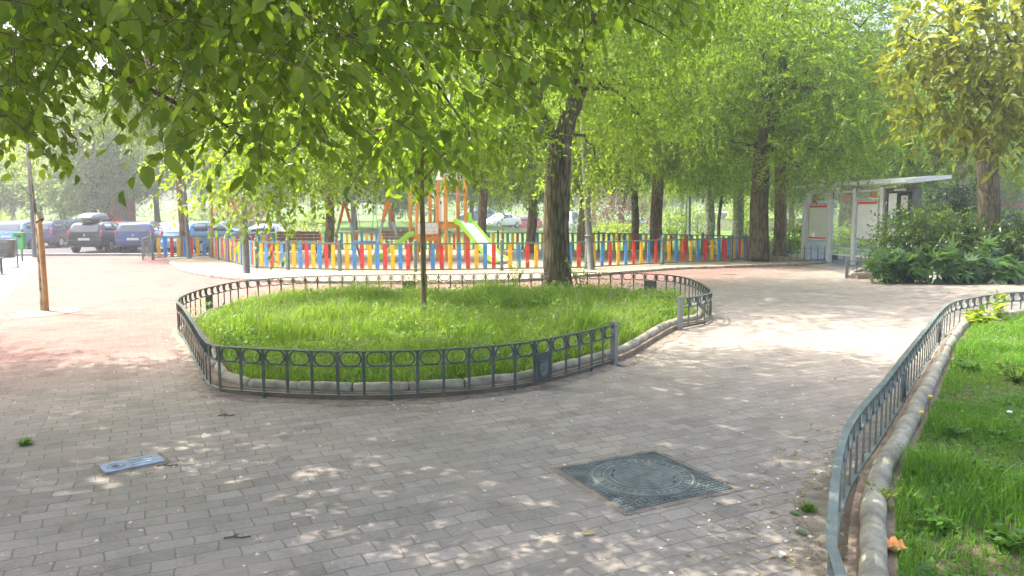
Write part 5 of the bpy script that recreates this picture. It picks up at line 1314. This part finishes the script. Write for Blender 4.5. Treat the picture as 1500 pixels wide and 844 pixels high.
    for x in (.78, Lc - .82):
        for s in (-1, 1):
            m = MB(); m.tube([(x, s * .66, .31), (x, s * .86, .31)], .31, 20); ty = m.build("wheel", M["tyre"], root, None, .02)
            m = MB(); m.tube([(x, s * .85, .31), (x, s * .872, .31)], .2, 14); m.build("rim", M["rim"], ty)
    for s in (-1, 1):
        m = MB(); m.box((.075, s * .735, .92), (.12, .10, .26), 0, 0, .12); m.build("tail_light", M["tail"], root, None, .03)
        m = MB(); m.box((Lc - .20, s * .60, .70), (.22, .26, .14), -s * .35); m.build("headlight", M["headl"], root, None, .03)
        m = MB(); m.box((xb + .35, s * .95, 1.02), (.10, .20, .14)); m.build("mirror", M["trim"], root, None, .03)
    m = MB(); m.box((-.01, 0, .50), (.14, 1.5, .26)); m.build("bumper", pm, root, None, .05)
    m = MB(); m.box((-.085, 0, .66) if kind == "hatch" else (-.085, 0, .6), (.02, .52, .11)); m.build("number_plate", M["plate"], root, None, .004)
    m = MB(); m.box((Lc + .02, 0, .42), (.14, 1.35, .2)); m.build("bumper", M["trim"], root, None, .05)
    m = MB(); m.box((Lc + .10, 0, .42), (.02, .52, .11)); m.build("number_plate", M["plate"], root, None, .004)
    if kind == "hatch":
        m = MB(); m.lathe((0, 0, 0), [(.0, 0), (.05, 0), (.045, .012), (0, .014)], 14); o = m.build("badge", M["rim"], root); o.location = (-.03, 0, .84); o.rotation_euler = (0, -PI / 2, 0)
    if box_:
        m = MB()
        for x in (.9, 1.7): m.box((x, 0, 1.53), (.05, 1.15, .04))
        m.build("roof_bar", M["trim"], root)
        vs = []; secs = [(.15, .28, 1.57, 1.68), (.3, .40, 1.56, 1.82), (.9, .43, 1.55, 1.90), (1.7, .40, 1.55, 1.88), (2.15, .25, 1.56, 1.70)]
        for x, w_, z0, z1 in secs:
            for y, z in ((-w_, z0 + .03), (-w_, (z0 + z1) / 2), (-w_ * .8, z1 - .02), (0, z1), (w_ * .8, z1 - .02), (w_, (z0 + z1) / 2), (w_, z0 + .03), (0, z0)): vs.append((x, y, z))
        fs = [tuple(range(7, -1, -1)), tuple(32 + e for e in range(8))]
        for i in range(4):
            for e in range(8): fs.append((i * 8 + e, i * 8 + (e + 1) % 8, i * 8 + 8 + (e + 1) % 8, i * 8 + 8 + e))
        m = MB(); m.add(vs, fs, True); m.build("roof_box", M["grey_steel"], root, None, .01)
    return root


zr_ = -0.24
cx = lambda px, Y: D(px, 370, Y)[0]
car("black hatchback with a grey roof box, its back to the square", (cx(125, 35), 35.0, zr_), PI / 2 + .10, (.022, .024, .028), box_=True)
car("dark blue hatchback parked with its back to the low corner railing", (cx(196, 35.2), 35.2, zr_), PI / 2 + .22, (.03, .055, .16))
car("small red car squeezed between the black and the blue hatchbacks", (cx(161, 39), 39.0, -.24), PI / 2 + .15, (.60, .02, .03), "sedan")
car("white car parked beyond the dark blue hatchback", (cx(229, 37.5), 37.5, zr_), PI / 2 - .15, (.72, .72, .72), "sedan")
car("light blue car next to the corner of the coloured picket fence", (cx(256, 34), 34.0, zr_), PI / 2 - .3, (.09, .26, .48))
car("dark purple blue hatchback parked behind the green litter bin", (cx(55, 40.0), 40.0, zr_), PI / 2 + .05, (.05, .045, .13))
car("small blue car with a pale green window beside the car with the roof box", (cx(84, 43), 43.0, zr_), PI / 2 + .05, (.05, .08, .22))
car("light blue car at the picture's edge behind the dark waste bin", (cx(12, 39), 39.0, zr_), PI / 2 + .0, (.16, .30, .42))
car("blue car with a pale roof parked behind the inner corner of the picket fence", (cx(360, 39), 39.5, -.2), PI - .05, (.06, .13, .30), "sedan")
car("grey car parked on the road behind the slatted playground bench", (cx(445, 40), 40.4, -.35), PI, (.22, .27, .32), "sedan")
ty = float(terrain(np.array([8.]), np.array([75.]))[0]) + .035
for px, Y, rz, paint, kd, lb in ((755, 74, PI + .9, (.74, .74, .74), "sedan", "white car parked on the far street between the slide and the brown trunk"), (790, 76, PI + .4, (.55, .04, .05), "hatch", "red car parked on the far street beside the thick forked trunk"), (838, 70, PI + 1.3, (.55, .62, .74), "van", "pale blue van on the far street beside the thick forked trunk"),
                                 (725, 78, PI + .2, (.05, .14, .36), "hatch", "blue car on the far street left of the white car"), (985, 77, PI, (.06, .10, .24), "sedan", "dark blue car on the far street beyond the rounded shrub"), (1065, 78, PI, (.7, .7, .72), "van", "white van passing on the far street behind the whitish poplar")):
    z = float(terrain(np.array([D(px, 330, Y)[0]]), np.array([float(Y)]))[0]) + .035
    car(lb, (D(px, 330, Y)[0], Y, z), rz, paint, kd, group="cars on the far street")

# upright bar fence behind the parked cars
fa, fb_ = Vector((-54, 47.0, 0)), Vector((-27.0, 47.0, 0)); fz = -.25
bf = thing("bar_fence", "blue grey fence of upright metal bars behind the parked cars", "fence", (fa.x, fa.y, fz)); L = (fb_ - fa).length
barm = plain("blue_grey_bars", (.36, .40, .46), .5, .1, 4)
brest = MB(); nb = int(L / .17)
for k in range(nb):
    x = (k + .5) * .17; m = MB() if k > nb - 100 else brest
    m.box((x, 0, .60), (.06, .02, 1.06)); m.box((x, 0, 1.155), (.035, .018, .05))
    if k > nb - 100: m.build("bar", barm, bf)
tag(brest.build("bar", barm, bf), kind="stuff")
for z in (.2, .86):
    m = MB(); m.box((L / 2, .035, z), (L, .04, .06)); m.build("rail", M["blue"] if z > 1 else barm, bf)
for k in range(int(L / 2.6) + 1):
    m = MB(); m.box((k * 2.6, .06, .6), (.09, .06, 1.2)); m.build("post", barm, bf)

# red hut, far walls
hx = D(176, 330, 60)[0]; hz = float(terrain(np.array([hx]), np.array([60.]))[0])
ht = thing("red_hut", "small red boarded hut far behind the parked blue car", "hut", (hx, 60, hz))
m = MB(); m.box((0, 0, 1.0), (1.9, 1.4, 2.0)); wl = m.build("wall", M["hutred"], ht, None, .01)
m = MB()
for k in range(-4, 5): m.box((k * .21, -.705, .98), (.02, .012, 1.9))
m.build("board_battens", M["hutred"], wl)
m = MB(); m.prism([(-1.05, -.82), (1.05, -.82), (1.05, .82), (-1.05, .82)], 2.0, 2.09); m.build("roof", M["lamp"], ht)
wx = D(1075, 330, 64)[0]
wl = thing("street_wall", "low pale wall along the far street beyond the lawn", "wall", (wx, 64.5, .1)); m = MB(); m.box((0, 0, .5), (15, .25, 1.0)); m.build("wall_body", M["render_wall"], wl, None, .01)
m = MB(); m.box((0, 0, 1.04), (15.1, .33, .08)); m.build("coping", M["pavement"], wl, None, .01)
bx_ = D(1480, 300, 60)[0]
bl = thing("street_building", "pale building with red awnings glimpsed behind the yellow leaved tree", "building", (bx_ + 3, 62, 0))
m = MB(); m.box((0, 3, 5), (15, 6, 10)); m.build("wall", M["render_wall"], bl)
m = MB(); m.box((0, 2.9, 10.15), (15.4, 6.3, .3)); m.build("roof", M["pavement"], bl)
for k in range(4):
    x = -5.4 + k * 3.6
    m = MB(); m.add([(x - 1.5, -.01, 2.9), (x + 1.5, -.01, 2.9), (x + 1.5, -1.1, 2.35), (x - 1.5, -1.1, 2.35), (x - 1.5, -1.1, 2.05), (x + 1.5, -1.1, 2.05)], [(0, 1, 2, 3), (3, 2, 5, 4)]); o = m.build("awning", M["hutred"], bl); q = o.modifiers.new("thick", "SOLIDIFY"); q.thickness = .03
    m = MB(); m.box((x, -.02, 1.15), (2.5, .06, 2.1)); fw = m.build("shop_window", M["galv"], bl); m = MB(); m.box((x, -.055, 1.15), (2.3, .02, 1.9)); m.build("pane", M["carglass"], fw)
    for z in (4.6, 7.6):
        m = MB(); m.box((x, -.02, z), (1.3, .06, 1.5)); fw = m.build("window", M["shelter"], bl); m = MB(); m.box((x, -.055, z), (1.1, .02, 1.3)); m.build("pane", M["carglass"], fw)

# trees outside the frame whose shadows fall across the sunny paving
for k, (x, y, s, lb) in enumerate(((-24, 28.5, .8, "tree beyond the picture's edge whose shadow bars the paving by the parked cars"), (-26, 24.5, .7, "tree beyond the picture's edge beside the pale pavement"))):
    o = copy_tree(protos[1]); o.location = (x, y, 0); o.scale = (s, s, s); o["label"] = lb

# ------------------------------------------------------------------ light
SUN_EL, SUN_AZ = math.radians(58), math.atan2(-0.93, 0.36)   # azimuth measured from +Y towards +X
wld = bpy.data.worlds.new("World"); scene.world = wld; wld.use_nodes = True; nt = wld.node_tree; nt.nodes.clear()
wo = nt.nodes.new("ShaderNodeOutputWorld"); bg = nt.nodes.new("ShaderNodeBackground"); sk = nt.nodes.new("ShaderNodeTexSky")
sk.sky_type = "NISHITA"; sk.sun_disc = False; sk.sun_elevation = SUN_EL; sk.sun_rotation = SUN_AZ; sk.air_density = 1.0; sk.dust_density = 8.5; sk.ozone_density = 3.5
bg.inputs["Strength"].default_value = 0.15
nt.links.new(sk.outputs[0], bg.inputs[0]); nt.links.new(bg.outputs[0], wo.inputs[0])
sl = bpy.data.lights.new("sun", "SUN"); sl.energy = 2.0; sl.angle = math.radians(0.53); sl.color = (1.0, 0.95, 0.86)
so = bpy.data.objects.new("sun", sl); COL.objects.link(so)
sdir = Vector((math.sin(SUN_AZ) * math.cos(SUN_EL), math.cos(SUN_AZ) * math.cos(SUN_EL), math.sin(SUN_EL)))
so.rotation_euler = sdir.to_track_quat("Z", "Y").to_euler(); so.location = (-20, 10, 40)

HAZE = 0.0028  # added volume haze stands in for the lens veil
if HAZE > 0:
    m = MB(); m.box((0, 60, 12), (420, 260, 30)); hz_ = m.build("haze", bpy.data.materials.new("veil_haze")); mt = hz_.data.materials[0]; mt.use_nodes = True; nt = mt.node_tree; nt.nodes.clear()
    out = nt.nodes.new("ShaderNodeOutputMaterial"); pv = nt.nodes.new("ShaderNodeVolumePrincipled"); pv.inputs["Density"].default_value = HAZE; pv.inputs["Color"].default_value = (.9, .92, .95, 1); pv.inputs["Anisotropy"].default_value = 0.3
    nt.links.new(pv.outputs[0], out.inputs["Volume"]); tag(hz_, "thin pale haze added over the park to imitate lens veil", "haze", kind="stuff")

scene.view_settings.view_transform = "Standard"; scene.view_settings.look = "None"; scene.view_settings.gamma = 1; scene.view_settings.exposure = 2.2
scene.view_settings.use_curve_mapping = False
scene.cycles.use_denoising = True
try: scene.cycles.denoiser = "OPENIMAGEDENOISE"
except Exception: pass
scene.cycles.max_bounces = 8; scene.cycles.diffuse_bounces = 4; scene.cycles.transmission_bounces = 6; scene.cycles.transparent_max_bounces = 12; scene.cycles.sample_clamp_indirect = 6
scene.cycles.use_adaptive_sampling = True; scene.cycles.adaptive_threshold = 0.02
